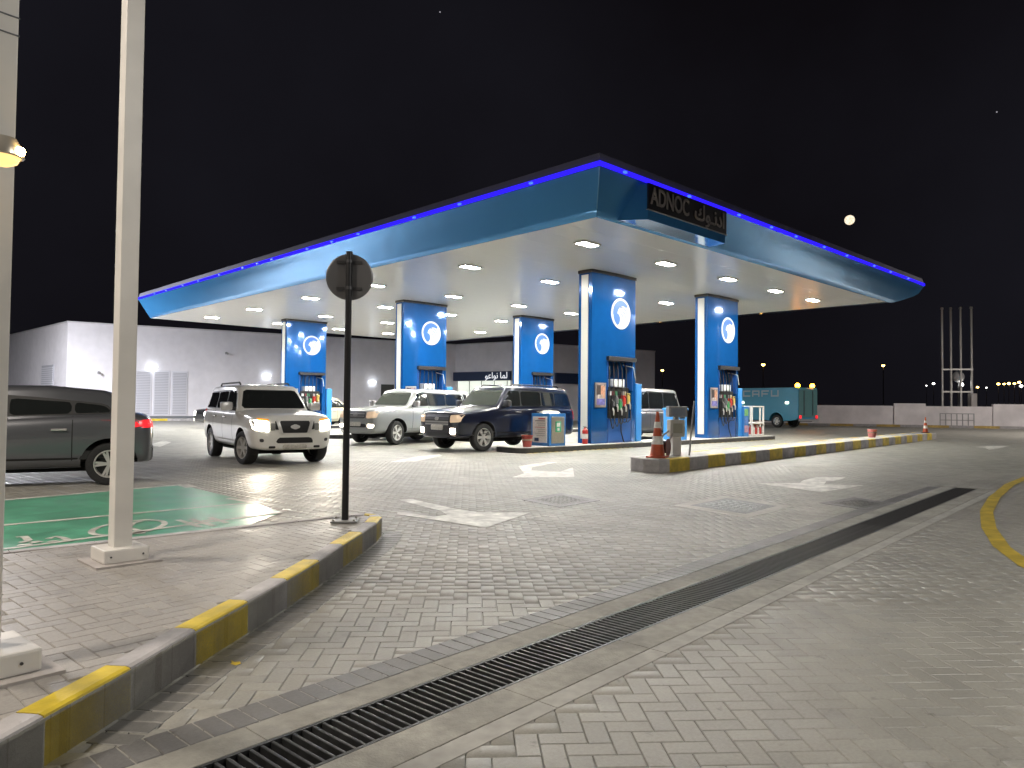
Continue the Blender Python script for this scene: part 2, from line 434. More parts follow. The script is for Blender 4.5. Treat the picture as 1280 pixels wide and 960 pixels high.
# concrete edging in cast lengths
u = U0; k = 0
while u < U1 - .05:
    ln = min(1.0 + .02 * ((k * 7) % 5), U1 - u)
    mb = MB(); mb.box(u + .002, u + ln - .002, DW + .004, DW + .185, -.1, .004, .004); mb.build('edging', M_conc, dr)
    mb = MB(); mb.box(u + .002, u + ln - .002, -DW - .215, -DW - .004, -.1, .0045, .004); mb.build('edging', M_conc, dr)
    mb = MB(); mb.box(u + .002, u + ln - .002, -DW - .335, -DW - .221, -.1, .0035, .003); mb.build('edging', mat('edge_mortar', (.37, .36, .33), .7, noise=.15, nscale=12, stain=.2, sscale=2), dr)
    u += ln; k += 1
mb = MB(); mb.box(U1, U1 + .13, -DW - .335, DW + .29, -.1, .0045, .004); mb.build('edging', M_conc, dr)
for s in (-1, 1):
    mb = MB(); mb.box(U0, U1, s * DW - .017 if s > 0 else -DW, s * DW if s > 0 else -DW + .017, -.05, .003); mb.build('side_rail', M_iron, dr)
PITCH = .048
def slat_mesh(m, nm):
    mb = MB(); mb.box(-.0075, .0075, -DW + .0175, DW - .0175, -.03, .002, .003); return mb.build(nm, m)
s0 = slat_mesh(M_iron, 'slat'); slat_me = s0.data; bpy.data.objects.remove(s0)
UD = 6.95                                                # from here on newer black gratings
n_s = int((U1 - U0) / PITCH); cand = []
for k in range(n_s):
    u = U0 + (k + .5) * PITCH; pr = project(dpt(u, 0)); cand.append((u, 1 / pr[2] ** 2 if -40 < pr[0] < 1320 and 0 < pr[1] < 1000 and pr[2] > 0 else 0))
cand.sort(key=lambda t: -t[1])
for u, s in cand[:170]:
    o = link('slat', slat_me, dr); o.location = (u, 0, 0)
for nm, mm, sel in (('slat_run', M_iron, [c for c in cand[170:] if c[0] < UD]), ('slat_run', M_iron_black, [c for c in cand[170:] if c[0] >= UD])):
    mb = MB()
    for u, s in sel: mb.box(u - .0075, u + .0075, -DW + .0175, DW - .0175, -.03, .002)
    o = mb.build(nm, mm, dr); o['kind'] = 'stuff'


# ------------------------------------------------------------------ walkway with kerb
walk = thing('walkway', None, None); tag(walk, 'raised block-paved walkway island with yellow and grey kerb', kind='structure')
bpy.context.view_layer.update()
mb = MB(); mb.prism([(p.x, p.y) for p in walk_poly], -.05, WALKZ - .008); mb.build('bed', M_far, walk)
KT = .125
def kerb_stone(a, b, na, nb, h, th, m, parent, rnd=.022, z0=-.03, nseg=1):
    """one kerbstone between outer points a and b with outward normals na, nb"""
    prof = [(0, z0), (0, h - rnd * 1.2), (-rnd * .3, h - rnd * .3), (-rnd * 1.2, h), (-th + .004, h), (-th, h - .004), (-th, z0)]
    mb = MB(); e = (b - a).normalized() * .003; vs = []
    for p, n_ in ((a + e, na), (b - e, nb)):
        for o_, z in prof: q = p + n_ * o_; vs.append((q.x, q.y, z))
    n = len(prof)
    mb.add(vs, [(i, i + 1, n + i + 1, n + i) for i in range(n - 1)] + [tuple(range(n)), tuple(range(n, 2 * n))])
    return mb.build('kerbstone', m, parent)
def normals(poly):
    out = []
    for i, p in enumerate(poly):
        a = poly[max(i - 1, 0)]; b = poly[min(i + 1, len(poly) - 1)]; t = (b - a).normalized(); out.append(Vector((t.y, -t.x, 0)))
    return out
kpoly = kouter + tipc + back; kn = normals(kpoly)
for i in range(len(kpoly) - 1):
    yel = (i % 2 == 1) if i < len(kouter) - 1 else (i == len(kouter) + 0)
    if i >= len(kouter) + 2: yel = False
    kerb_stone(kpoly[i], kpoly[i + 1], kn[i], kn[i + 1], KH, KT, M_yel if yel else M_gry, walk)
posts_xy = [(1.735, 5.965), (.577, 3.903)]
halves = []
def fits(X, Y, a, w, h):
    ca, sa = math.cos(a), math.sin(a)
    for sx in (-1, 1):
        for sy in (-1, 1):
            q = Vector((X + ca * sx * w / 2 - sa * sy * h / 2, Y + sa * sx * w / 2 + ca * sy * h / 2, 0))
            if not in_poly(q, walk_poly) or dist_line(q, kpoly) < .036: return False
    return True
def keep_walk(X, Y, a):
    p = Vector((X, Y, 0))
    if not in_poly(p, walk_poly): return None
    if not fits(X, Y, a, .2, .1):
        for sg_ in (-1, 1):
            x, y = X + math.cos(a) * .05 * sg_, Y + math.sin(a) * .05 * sg_
            if fits(x, y, a, .1, .1):
                pr = project((x, y, KH)); halves.append((x, y, WALKZ - .001, a, 1 / pr[2] ** 2 if 0 < pr[0] < 1280 and 0 < pr[1] < 960 and pr[2] > 0 else 0))
        return None
    if X * fwd.x + Y * fwd.y < .3: return None
    for a, b in posts_xy:
        if abs(X - a) < .16 and abs(Y - b) < .16: return None
    pr = project((X, Y, KH)); vis = 0 < pr[0] < 1280 and 0 < pr[1] < 960
    return (WALKZ - .001, 1.0 / pr[2] ** 2 if vis else 0.)
lay_bricks(herring(DA, -4, 5, 0, 8, keep_walk), walk, M_paver_warm, 'walkway_block')
lay_bricks(halves, walk, M_paver_warm, 'half_block', single=80, w=.1, h=.1)

# green painted bays with white marking
def gp(px, py, z=0.): return ground_pt(px, py, z)
GZ = .007
grn = sheet('green_bay', [gp(-120, 708), gp(15, 689), gp(300, 662), gp(352, 641), gp(318, 629), gp(228, 607), gp(15, 625), gp(-120, 637)], GZ, M_green)
tag(grn, 'green painted bay surface marked in white behind the walkway', 'bay marking')
def ribbon(name, pts, w, z, m, parent=None):
    pts = [Vector((p[0], p[1], 0)) for p in pts]; n = normals(pts); mb = MB()
    vs = []
    for p, q in zip(pts, n): vs += [(p.x + q.x * w / 2, p.y + q.y * w / 2, z), (p.x - q.x * w / 2, p.y - q.y * w / 2, z)]
    mb.add(vs, [(2 * i, 2 * i + 1, 2 * i + 3, 2 * i + 2) for i in range(len(pts) - 1)])
    o = mb.build(name, m, parent)
    if o.data.polygons[0].normal.z < 0: o.data.flip_normals()
    return o
LZ = .0105
ribbon('line', [gp(-60, 631.5), gp(15, 625), gp(228, 606.5)], .12, LZ, M_white_line, grn)
ribbon('line', [gp(228, 606.5), gp(240, 610)], .2, LZ, M_white_line, grn)
ribbon('line', [gp(-60, 663), gp(15, 656.5), gp(322, 628.5)], .10, LZ, M_white_line, grn)
ribbon('line', [gp(285, 624), gp(322, 630)], .10, LZ + .002, M_white_line, grn)
ribbon('line', [gp(-60, 693), gp(15, 686.5), gp(352, 641.5)], .08, LZ + .001, M_white_line, grn)
def stroke(*px, w=.07): ribbon('symbol', [gp(*p) for p in px], w, LZ + .003, M_white_line, grn)
cc = [gp(160 + 46 * math.cos(t), 661 + 8.0 * math.sin(t) - 5.5 * math.cos(t)) for t in [2 * PI * k / 28 for k in range(29)]]
ribbon('symbol', cc, .065, LZ + .003, M_white_line, grn)
stroke((140, 665), (160, 661), (178, 666)); stroke((160, 661), (166, 655), (176, 653)); stroke((166, 668), (182, 667), w=.12)
stroke((20, 673), (30, 672), (36, 677), (26, 680)); stroke((38, 680), (52, 678), w=.1); stroke((22, 683), (40, 682), w=.08)
stroke((60, 675), (70, 672), (80, 674), (88, 678)); stroke((62, 679), (70, 677), w=.08)
stroke((222, 651), (250, 660)); stroke((238, 650), (268, 659)); stroke((262, 648), (284, 655)); stroke((234, 655), (272, 650))

# arrows on the paving (outlines read off the ground)
def arrow(px, label): return tag(sheet('road_arrow', [gp(*p) for p in px], .0055, M_white_line), label, 'road marking', 'white arrows painted on the paving')
arrow([(497, 625), (516, 624.5), (563, 635), (598, 641), (663, 641), (607, 660), (496, 643), (497, 640), (541, 646), (559, 644), (551, 639)], 'large white forked arrow nearest the walkway tip')
arrow([(648, 583), (684, 577.5), (697, 578), (665, 584.5), (664, 588), (700, 590), (716, 584.5), (718, 596.5), (640, 597), (655, 592)], 'white arrow in front of the pump island nose')
arrow([(946, 604.5), (1000, 604), (1003, 601), (1021, 596.5), (1057, 597), (1050, 600), (1033, 602), (1030, 606), (1080, 607), (1027, 615.5)], 'white curved arrow beside the striped divider kerb')
arrow([(1218, 559), (1240, 557.5), (1262, 557.5), (1246, 561), (1236, 562.5), (1232, 560)], 'small far white arrow near the right edge')
arrow([(487, 578), (520, 571), (549, 568), (553, 570), (520, 577)], 'faint white arrow in front of the silver off-roader')
arrow([(186, 556), (204, 551), (214, 553), (200, 559)], 'faint white arrow mark beyond the grey car')
# curved yellow line on the right
yl = ribbon('painted_curve', [gp(*p) for p in ((1330, 566), (1300, 590), (1262, 606), (1243, 622), (1233, 640), (1236, 660), (1252, 684), (1285, 708), (1340, 735))], .15, .0055, M_yel_line)
tag(yl, 'yellow curved line painted on the paving at the right edge', 'road marking')

ps = sheet('paint_splash', [gp(*p) for p in ((288, 826), (293, 829), (300, 828), (301, 831), (294, 833), (288, 831), (290, 829))], .006, M_yel_line)
tag(ps, 'small yellow paint splash on the paving beside the kerb', 'paint mark')
# inspection covers
def cover(pxs, label, dark=False, frame=True):
    c = sum((gp(*p) for p in pxs), Vector()) / 4
    P = [gp(*p) for p in pxs]; P = [c + (p - c) for p in P]
    t = thing('manhole_cover', label, 'cover', (c.x, c.y, 0))
    def ring(s, z): return [((p - c) * s) + Vector((0, 0, z)) for p in P]
    if frame:
        mb = MB(); a, b = ring(1, .005), ring(.74, .005); mb.add(a + b, [(i, (i + 1) % 4, 4 + (i + 1) % 4, 4 + i) for i in range(4)])
        d = ring(1, -.02); mb.add(a + d, [(i, (i + 1) % 4, 4 + (i + 1) % 4, 4 + i) for i in range(4)]); mb.build('frame', mat('pale_surround', (.52, .51, .47), .7, noise=.1, stain=.15) if not dark else M_paver_dark, t)
    mb = MB(); a, b = ring(.73, .004), ring(.70, .008); mb.add(a + b, [(i, (i + 1) % 4, 4 + (i + 1) % 4, 4 + i) for i in range(4)] + [(4, 5, 6, 7)])
    m = mat('cover_iron' + ('_dark' if dark else ''), (.27, .28, .275) if not dark else (.17, .17, .16), .45, metal=.4, noise=.3, nscale=25, bump=.8, bscale=55)
    mb.build('lid', m, t)
    A, B, C_, D_ = ring(.62, .0085); mb = MB()
    for i in range(6):
        for j in range(6):
            s, q = (i + .5) / 6, (j + .5) / 6
            o = A.lerp(B, s).lerp(D_.lerp(C_, s), q); mb.box(o.x - .035, o.x + .035, o.y - .03, o.y + .03, .007, .0125, .003)
    mb.build('tread_pattern', m, t)['kind'] = 'stuff'
cover([(842, 632), (905, 620), (990, 633), (937, 647)], 'square iron cover in a pale concrete surround beside the curved arrow')
cover([(652, 625), (702, 616.5), (750, 626), (700, 634.5)], 'dark square iron cover left of the pale-framed cover', dark=True)
cover([(1024, 629), (1068, 622), (1120, 630), (1082, 637.5)], 'dark square iron cover beside the far end of the drain', dark=True)

# ------------------------------------------------------------------ fuel canopy
SOF = 5.79
SX0, SX1, SY0, SY1 = 13.25, 32.1, 10.85, 41.25
can = thing('fuel_canopy', 'large petrol station canopy with white soffit, curved blue fascia and blue light line', 'canopy', (0, 0, 0))
mb = MB(); mb.add([(SX0, SY0, SOF + .02), (SX1, SY0, SOF + .02), (SX1, SY1, SOF + .02), (SX0, SY1, SOF + .02)], [(0, 1, 2, 3)]); mb.build('soffit_backing', M_grey, can)
npn = 32; pw = (SY1 - SY0) / npn
for k in range(npn):
    y0_, y1_ = SY0 + k * pw + .003, SY0 + (k + 1) * pw - .003
    mb = MB(); mb.box(SX0, SX1, y0_, y1_, SOF, SOF + .015); mb.build('soffit_panel', M_soffit, can)
# profile: outward offset, height. The far +X side flies out further.
prof = [(0, 0), (.035, .015), (.11, .16), (.19, .33), (.27, .49), (.345, .64), (.41, .78), (.465, .90), (.505, .98)]
prof_far = [(0, 0), (.6, .05), (1.3, .12), (2.0, .19), (2.6, .27), (3.0, .34), (3.10, .46), (3.16, .70), (3.2, .98)]
corners = [(SX0, SY0, -1, -1), (SX1, SY0, 1, -1), (SX1, SY1, 1, 1), (SX0, SY1, -1, 1)]
def cpt(ci, k, ex=0., ez=0., pf=None):
    x, y, sx, sy = corners[ci]
    ox = (prof_far if sx > 0 else prof)[k][0] + ex; oy = prof[k][0] + ex
    z = prof[k][1] if pf is None else pf
    return Vector((x + sx * ox, y + sy * oy, SOF + z + ez))
def side_z(ci, k): return prof_far[k][1] if ci == 1 else prof[k][1]
for ci in range(4):
    a, b = ci, (ci + 1) % 4; NS = 24 if ci in (1, 3) else 16; npf = len(prof); vs = []; fs = []
    pf = prof_far if ci == 1 else prof
    for s in range(NS + 1):
        t = s / NS
        for k in range(npf):
            p = cpt(a, k, pf=prof[k][1]).lerp(cpt(b, k, pf=prof[k][1]), t)
            if ci == 1: p.z = SOF + (prof_far[k][1] * min(1, 6 * t, 6 * (1 - t)) + prof[k][1] * (1 - min(1, 6 * t, 6 * (1 - t))))
            vs.append(p)
    for s in range(NS):
        for k in range(npf - 1): fs.append((s * npf + k, s * npf + k + 1, (s + 1) * npf + k + 1, (s + 1) * npf + k))
    mb = MB(); mb.add(vs, fs); mb.build('fascia', M_fascia, can, smooth=True)
    # blue light line
    K = npf - 1; mb = MB()
    A0, B0 = cpt(a, K, .0, .01, .98), cpt(b, K, .0, .01, .98); A1, B1 = cpt(a, K, .035, .01, .98), cpt(b, K, .035, .01, .98)
    h = Vector((0, 0, .105)); mb.add([A0, B0, A1, B1, A0 + h, B0 + h, A1 + h, B1 + h], [(0, 1, 3, 2), (4, 6, 7, 5), (2, 3, 7, 6), (0, 4, 5, 1), (0, 2, 6, 4), (1, 5, 7, 3)])
    mb.build('light_line', M_led, can)
    # dark cap flashing above the light line
    A0, B0 = cpt(a, K, .0, .10, .98), cpt(b, K, .0, .10, .98); A1, B1 = cpt(a, K, -.05, .33, .98), cpt(b, K, -.05, .33, .98); A2, B2 = cpt(a, K, -.4, .36, .98), cpt(b, K, -.4, .36, .98)
    mb = MB(); mb.add([A0, B0, A1, B1, A2, B2], [(0, 1, 3, 2), (2, 3, 5, 4)]); mb.build('cap_flashing', mat('dark_flashing', (.20, .20, .25), .4, metal=.2), can)
    # brighter joint spots along the light line
    ln = (B0 - A0).length; s = .9 + .6 * ci; rr = random.Random(ci)
    while s < ln - .5 and ci in (0, 3):
        p = A1.lerp(B1, s / ln); q = cpt(a, K, .042, .045, .98).lerp(cpt(b, K, .042, .045, .98), s / ln)
        mb = MB(); w = .05; mb.box(q.x - w, q.x + w, q.y - w, q.y + w, q.z - .025, q.z + .025, .01); mb.build('joint_light', M_ledclip, can)
        s += rr.uniform(1.2, 3.0)
r = [cpt(i, 8, -.38, .36, .98) for i in range(4)]
mb = MB(); mb.add(r, [(0, 1, 2, 3)]); mb.build('roof_deck', mat('roof_sheet', (.25, .25, .26), .6), can)
# vertical fascia joints at the near corner: the sign side starts with a recessed corner shell
mb = MB(); mb.tube([cpt(0, k, .004, 0, prof[k][1]) for k in range(2, 9)], .012, 6); mb.build('corner_trim', mat('corner_trim_blue', (.10, .26, .42), .3, metal=.4), can)

# black name sign on the fascia
sg = thing('name_sign', 'black name board with dull grey English and Arabic lettering on the canopy fascia', 'sign', (16.2, 10.17, 6.42))
mb = MB(); mb.box(-1.82, 1.82, 0, .05, -.33, .30, .006); mb.build('board', M_signblk, sg)
mb = MB(); mb.prism([(-2.25, .66), (-1.80, .03), (1.80, .03), (1.88, .66)], -.58, .27); mb.build('housing', M_fascia, sg)
mw = Matrix.Rotation(PI / 2, 4, 'X')
text_mesh('lettering', 'ADNOC', .60, M_signtxt, sg, Matrix.Translation((-.90, -.012, -.01)) @ mw, .01, sx=.75, bold=.008)
text_mesh('lettering', '\uFED9\uFEEE\u0640\uFEE7\uFEA9\uFE8D',   .58, M_signtxt, sg, Matrix.Translation((.95, -.012, -.02)) @ mw, .01, sx=1.0, bold=.008)
mb = MB(); mb.box(-1.84, 1.84, -.012, .06, -.35, -.332, .004); mb.build('bottom_trim', M_grey, sg)

# twin-panel downlights
def downlight():
    t = thing('ceiling_light', 'x', 'ceiling light', (0, 0, SOF), 0, 'canopy downlights')
    mb = MB(); mb.box(-.36, .36, -.20, .20, -.045, -.001, .01); mb.build('housing', M_whitepaint, t)
    for s in (-1, 1):
        x = s * .17; a = .135; mb = MB(); mb.add([(x - a, -a, -.0475), (x + a, -a, -.0475), (x + a, a, -.0475), (x - a, a, -.0475)], [(0, 3, 2, 1)]); mb.build('led_panel', M_lamp, t)
    return t
LX = [15.2, 18.95, 22.7, 26.2, 29.45]; LY = [12.75, 17.6, 22.95, 27.8, 33.1, 38.1]
ordw = ['first', 'second', 'third', 'fourth', 'fifth', 'sixth']
proto = downlight(); first = True
for j, y in enumerate(LY):
    for i, x in enumerate(LX):
        t = proto if first else copy_tree(proto); first = False
        t.location = (x, y, SOF)
        t['label'] = 'twin-panel downlight, %s from the long left fascia, %s row back from the sign' % (ordw[i], ordw[j])

# ------------------------------------------------------------------ pump islands and towers
TY = [15.05, 25.35, 35.75]; TX = [18.2, 25.3]; TWd, TTh = 2.34, .56
islands = []
M_ikerb = mat('dark_island_edge', (.055, .055, .058), .4, metal=.4, noise=.2)
M_itop = mat('island_concrete', (.46, .45, .42), .6, noise=.12, stain=.2)
names = ['pump island nearest the camera with dark metal edge', 'middle pump island between the silver and white cars', 'farthest pump island in front of the store']
for n, ty in enumerate(TY):
    t = thing('pump_island', names[n], 'kerb island', (14.65, ty - .42, 0)); islands.append(t)
    Lx, Wy, r = 15.6, 1.25, .32
    poly = []
    for cxn, cyn, a0 in ((Lx - r, r, -90), (Lx - r, Wy - r, 0), (r, Wy - r, 90), (r, r, 180)):
        for k in range(7): a = math.radians(a0 + k * 15); poly.append((cxn + r * math.cos(a), cyn + r * math.sin(a)))
    mb = MB(); mb.prism(poly, -.02, .135); mb.build('edge_band', M_ikerb, t)
    pin = [(Lx / 2 + (x - Lx / 2) * .995, Wy / 2 + (y - Wy / 2) * .94) for x, y in poly]
    mb = MB(); mb.prism(pin, .05, .148); mb.build('top_slab', M_itop, t)
    if n == 0:
        for k in range(18):
            mb = MB(); x = .1 + k * .28; mb.add([(x, -.16, .0055), (x + .2, -.16, .0055), (x + .2, -.06, .0055), (x, -.06, .0055)], [(0, 1, 2, 3)])
            mb.build('edge_dash', M_yel_line, t)
        for k in range(16):
            mb = MB(); x = 9.2 + k * .38; mb.add([(x, -.16, .0055), (x + .24, -.16, .0055), (x + .24, -.06, .0055), (x, -.06, .0055)], [(0, 1, 2, 3)])
            mb.build('edge_dash', M_yel_line, t)

def emblem(parent, x, y, z, r):
    e = link('logo', None, parent); e.location = (x, y, z)
    def disc(pts, name, m, off, th=.02):
        mb = MB(); n = len(pts); vs = [(p[0] * r, off, p[1] * r) for p in pts] + [(p[0] * r, off + th, p[1] * r) for p in pts]
        mb.add(vs, [tuple(range(n))] + [(i, (i + 1) % n, n + (i + 1) % n, n + i) for i in range(n)]); return mb.build(name, m, e)
    arc = lambda cx_, cy_, rr, a0, a1, n=18: [(cx_ + rr * math.cos(math.radians(a0 + (a1 - a0) * k / n)), cy_ + rr * math.sin(math.radians(a0 + (a1 - a0) * k / n))) for k in range(n + 1)]
    disc(arc(0, 0, 1, 0, 360, 40)[:-1], 'disc', M_logo, -.02)
    # gap between the ring and the falcon's head
    disc(arc(0, 0, .85, 186, 40) + arc(.19, -.10, .60, 56, 172), 'gap', M_logoblue, -.024, .003)
    # rounded field under the beak
    disc([(-.82, -.04), (-.70, .04), (-.52, -.02), (-.34, -.02), (-.20, -.10), (-.12, -.28), (-.13, -.48), (-.22, -.66), (-.36, -.76), (-.52, -.68), (-.68, -.50), (-.79, -.26)], 'field', M_logoblue, -.024, .003)
    # feather lines and eye
    mg = mat('logo_grey', (.06, .10, .22), .4)
    for pts in ([(.02, .42), (.22, .40), (.42, .28), (.58, .06), (.64, -.2)], [(.12, .2), (.34, .06), (.46, -.2), (.5, -.5)], [(.0, .02), (.16, -.16), (.24, -.42), (.2, -.7)]):
        c = [(p.x, p.y) for p in bez([(a, b, 0) for a, b in pts], 5)]
        disc([(a - .019, b - .019) for a, b in c] + [(a + .019, b + .019) for a, b in c[::-1]], 'feather_line', mg, -.024, .003)
    disc(arc(-.04, .42, .07, 0, 360, 10)[:-1], 'eye', mg, -.024, .003)
    return e

def tower():
    t = thing('pump_tower', 'x', 'fuel pump', (0, 0, 0), 0, 'blue pump towers under the canopy')
    W, D = TWd, TTh
    def front(u): return -.05 * (1 - (2 * u / W - 1) ** 2)
    nx0, nx1, nz = .76, 2.12, 3.02
    us = [W * k / 16 for k in range(17)]
    full = [(u, front(u)) for u in us] + [(u, D - front(u)) for u in us[::-1]]
    fl = [(u, front(u)) for u in us if u < nx0] + [(nx0, front(nx0)), (nx0, .26), (nx1, .26), (nx1, front(nx1))] + [(u, front(u)) for u in us if u > nx1]
    low = fl + [(u, D - front(u)) for u in us[::-1]]
    mb = MB(); mb.prism(low, .15, nz); mb.prism(full, nz, SOF - .10); mb.build('cladding', M_tower, t, smooth=True, angle=40)
    capp = [(W / 2 + (x - W / 2) * 1.025, D / 2 + (y - D / 2) * 1.08) for x, y in full]
    mb = MB(); mb.prism(capp, SOF - .10, SOF - .003); mb.build('top_cap', mat('dark_cap', (.05, .045, .04), .5), t)
    mb = MB(); mb.box(-.03, .004, .15, D - .13, .3, SOF - .16, .012); mb.build('light_strip', M_strip, t)
    mb = MB(); mb.box(W - .004, W + .035, .12, D - .10, 2.3, SOF - .5, .012); mb.build('light_strip', M_strip, t)
    emblem(t, 1.44, front(1.44) - .006, 4.46, .52)
    # poster
    p = MB(); p.box(.12, .68, front(.4) - .03, front(.4) - .006, 1.32, 2.12, .008); po = p.build('poster', M_steel, t)
    p = MB(); p.box(.17, .63, front(.4) - .034, front(.4) - .02, 1.37, 2.07)
    pm = mat('poster_print', (.45, .38, .38), .4, noise=.75, nscale=5.5); p.build('print', pm, po)
    for (x0, x1, z0, z1, cc_, nm_) in ((.19, .40, 1.72, 2.04, (.05, .04, .04), 'dark'), (.40, .61, 1.62, 2.02, (.55, .28, .18), 'warm'), (.19, .61, 1.40, 1.60, (.16, .15, .42), 'violet'), (.25, .52, 1.60, 1.74, (.62, .56, .52), 'pale')):
        q_ = MB(); q_.box(x0, x1, front(.4) - .037, front(.4) - .030, z0, z1); q_.build('print_block', mat('poster_' + nm_, cc_, .4, noise=.5, nscale=9), po)
    # recess: lintel, jambs, cabinet, display, nozzle board
    mb = MB(); mb.box(nx0 - .06, nx1 + .10, -.16, .2, nz - .16, nz - .02, .01); mb.build('lintel', M_black, t)
    for x in (nx0 - .02, nx1 - .03):
        mb = MB(); mb.box(x, x + .05, -.06, .22, 1.9, nz - .165, .008); mb.build('jamb', M_tower_dk, t)
    mb = MB(); mb.box(nx0 + .04, nx1 - .04, -.03, .27, .152, .95, .012); c = mb.build('cabinet', M_tower_dk, t)
    mb = MB(); mb.box(nx0 + .10, nx1 - .10, -.036, -.028, .22, .88, .003); mb.build('door', mat('cabinet_blue', (.012, .09, .33), .35), c)
    mb = MB(); mb.box(nx0 + .10, nx1 - .12, .02, .27, .96, 2.0, .02); mb.build('nozzle_board', M_black, t)
    d = MB(); d.box(nx0 + .30, nx0 + .92, -.05, .26, 2.0, 2.26, .02); d = d.build('display', mat('display_white', (.70, .72, .74), .4), t)
    d2 = MB(); d2.box(nx0 + .36, nx0 + .86, -.056, -.045, 2.05, 2.21); d2.build('screen', emis('lcd', (.55, .65, .6), .25), d)
    cols = [M_black, mat('nozzle_grey', (.10, .11, .12), .4), mat('nozzle_green', (.05, .30, .10), .4), mat('nozzle_red', (.55, .04, .03), .4), mat('nozzle_yellow', (.62, .46, .12), .4)]
    rr = random.Random(4)
    for k in range(5):
        x = nx0 + .2 + k * .225; z = 1.30 + (.12 if k % 2 else 0) + (.2 if k == 4 else 0)
        b = MB(); b.box(x - .06, x + .06, -.12, .03, z - .06, z + .30, .02); b = b.build('nozzle', cols[k], t)
        s = MB(); s.tube([(x, -.10, z), (x + .02, -.14, z - .10), (x + .03, -.13, z - .24)], [.035, .028, .02], 8); s.build('spout', M_alloy, b)
        g_ = MB(); g_.tube([(x - .05, -.12, z + .28), (x - .01, -.18, z + .2), (x, -.17, z + .05)], .014, 6); g_.build('lever', M_chrome if k < 3 else M_black, b)
        h = MB(); top = (nx0 + .25 + k * .2, .08, nz - .17)
        h.tube(bez([top, (x - .1, -.06, 2.45), (x - .14, -.10, 1.2 - .06 * k), (x - .02, -.14, .62 + .07 * k), (x + .08, -.13, 1.0), (x, -.1, z)], 5), .017, 6)
        h.build('hose', M_rubber, t)
    for k in range(6):
        x = nx0 + .16 + k * .17; b = MB(); b.box(x, x + .12, -.002, .03, 1.72, 1.86, .01); b.build('grade_label', [mat('label_white', (.7, .7, .7), .4), mat('label_maroon', (.16, .03, .04), .4), mat('label_green', (.05, .22, .11), .4), M_black, mat('label_grey', (.3, .3, .31), .4), mat('label_cream', (.62, .58, .42), .4)][k], t)
    mb = MB(); mb.tube([(nx0 + .7, -.06, .95), (nx0 + .68, -.10, .5), (nx0 + .74, -.16, .19), (nx0 + .84, -.12, .17)], .022, 6); mb.build('hose', M_rubber, t)
    # arm that holds the hoses out
    mb = MB(); mb.tube([(nx1 - .2, .2, nz - .25), (nx1 - .02, -.12, nz - .35), (nx1 + .02, -.16, nz - .75)], .018, 6); mb.build('hose_arm', M_alloy, t)
    # light blue end screen beside the dispenser
    mb = MB(); mb.box(W + .10, W + .42, .02, D - .04, .152, 2.15, .03); mb.build('end_screen', M_ltblue, t)
    return t
labels = {(0, 0): 'tallest blue pump tower nearest the camera, beside the fire extinguisher', (1, 0): 'blue pump tower at the right end, beside the white goods rack',
          (0, 1): 'blue pump tower behind the silver off-roader', (1, 1): 'blue pump tower rising behind the dark blue off-roader', (0, 2): 'blue pump tower behind the white off-roader with lit headlamps'}
pt = tower(); first = True
for (i, j), lb in labels.items():
    t = pt if first else copy_tree(pt); first = False
    t.location = (TX[i] - (.05 if i else 0), TY[j], 0); t['label'] = lb

# notice and waste cabinet at the island nose
cb = thing('waste_cabinet', 'blue cabinet with white notice board and steel bin front at the island nose', 'bin', (15.98, 14.83, .148))
mb = MB(); mb.box(0, .74, 0, .74, 0, .98, .02); mb.build('body', mat('cabinet_frame_blue', (.03, .17, .46), .35), cb)
mb = MB(); mb.box(.09, .66, -.025, .01, .08, .88, .02); fr = mb.build('bin_front', M_steel, cb)
mb = MB(); mb.box(.25, .50, -.032, -.02, .42, .74, .004); mb.build('label_plate', mat('recycling_label', (.06, .36, .20), .4), fr)
mb = MB()
mb.box(.30, .45, -.036, -.03, .58, .70); mb.box(.33, .42, -.036, -.03, .46, .54); mb.build('label_symbol', M_refl, fr)
mb = MB(); mb.lathe([(.0, .10), (.2, .085), (.30, .05), (.33, 0)], 20, loc=(.38, .33, .975)); mb.build('bin_lid', M_steel, cb, smooth=True)
mb = MB(); mb.box(-.025, .01, .08, .66, .10, .88, .006); nb = mb.build('notice_board', mat('notice_print', (.66, .62, .60), .45, noise=.18, nscale=30), cb)
for k in range(9):
    mb = MB(); z = .80 - k * .062; w_ = .2 + .1 * ((k * 5) % 3) / 2; mb.box(-.029, -.024, .14, .14 + w_ * 1.4, z, z + (.035 if k in (0, 1) else .014)); mb.build('notice_line', M_red if k in (0, 4) else M_grey, nb)
mb = MB(); mb.box(-.029, -.024, .40, .58, .14, .24); mb.build('notice_stamp', M_navy, nb)
# red sand bucket
def bucket(name, label, loc, h, r, m, cat='bucket'):
    t = thing(name, label, cat, loc)
    mb = MB(); mb.lathe([(0, 0), (r * .72, 0), (r * .74, .01), (r, h), (r * 1.06, h), (r * 1.06, h * .93)], 20); mb.lathe([(r * .96, h), (r * .7, .02)], 20)
    mb.build('pail', m, t, smooth=True, angle=35)
    mb = MB(); mb.lathe([(r * .97, h * .55), (r * .9, h * .7), (0, h * .72)], 20); mb.build('sand', mat('sand', (.30, .24, .17), .9), t)
    mb = MB(); mb.tube(bez([(-r, 0, h * .9), (-r * .7, r * .8, h * 1.02), (r * .7, r * .8, h * 1.02), (r, 0, h * .9)], 5), .006, 5); mb.build('handle', M_steel, t)
bucket('fire_bucket', 'red fire bucket on the island nose beside the waste cabinet', (15.28, 15.05, .148), .34, .17, M_redpl)
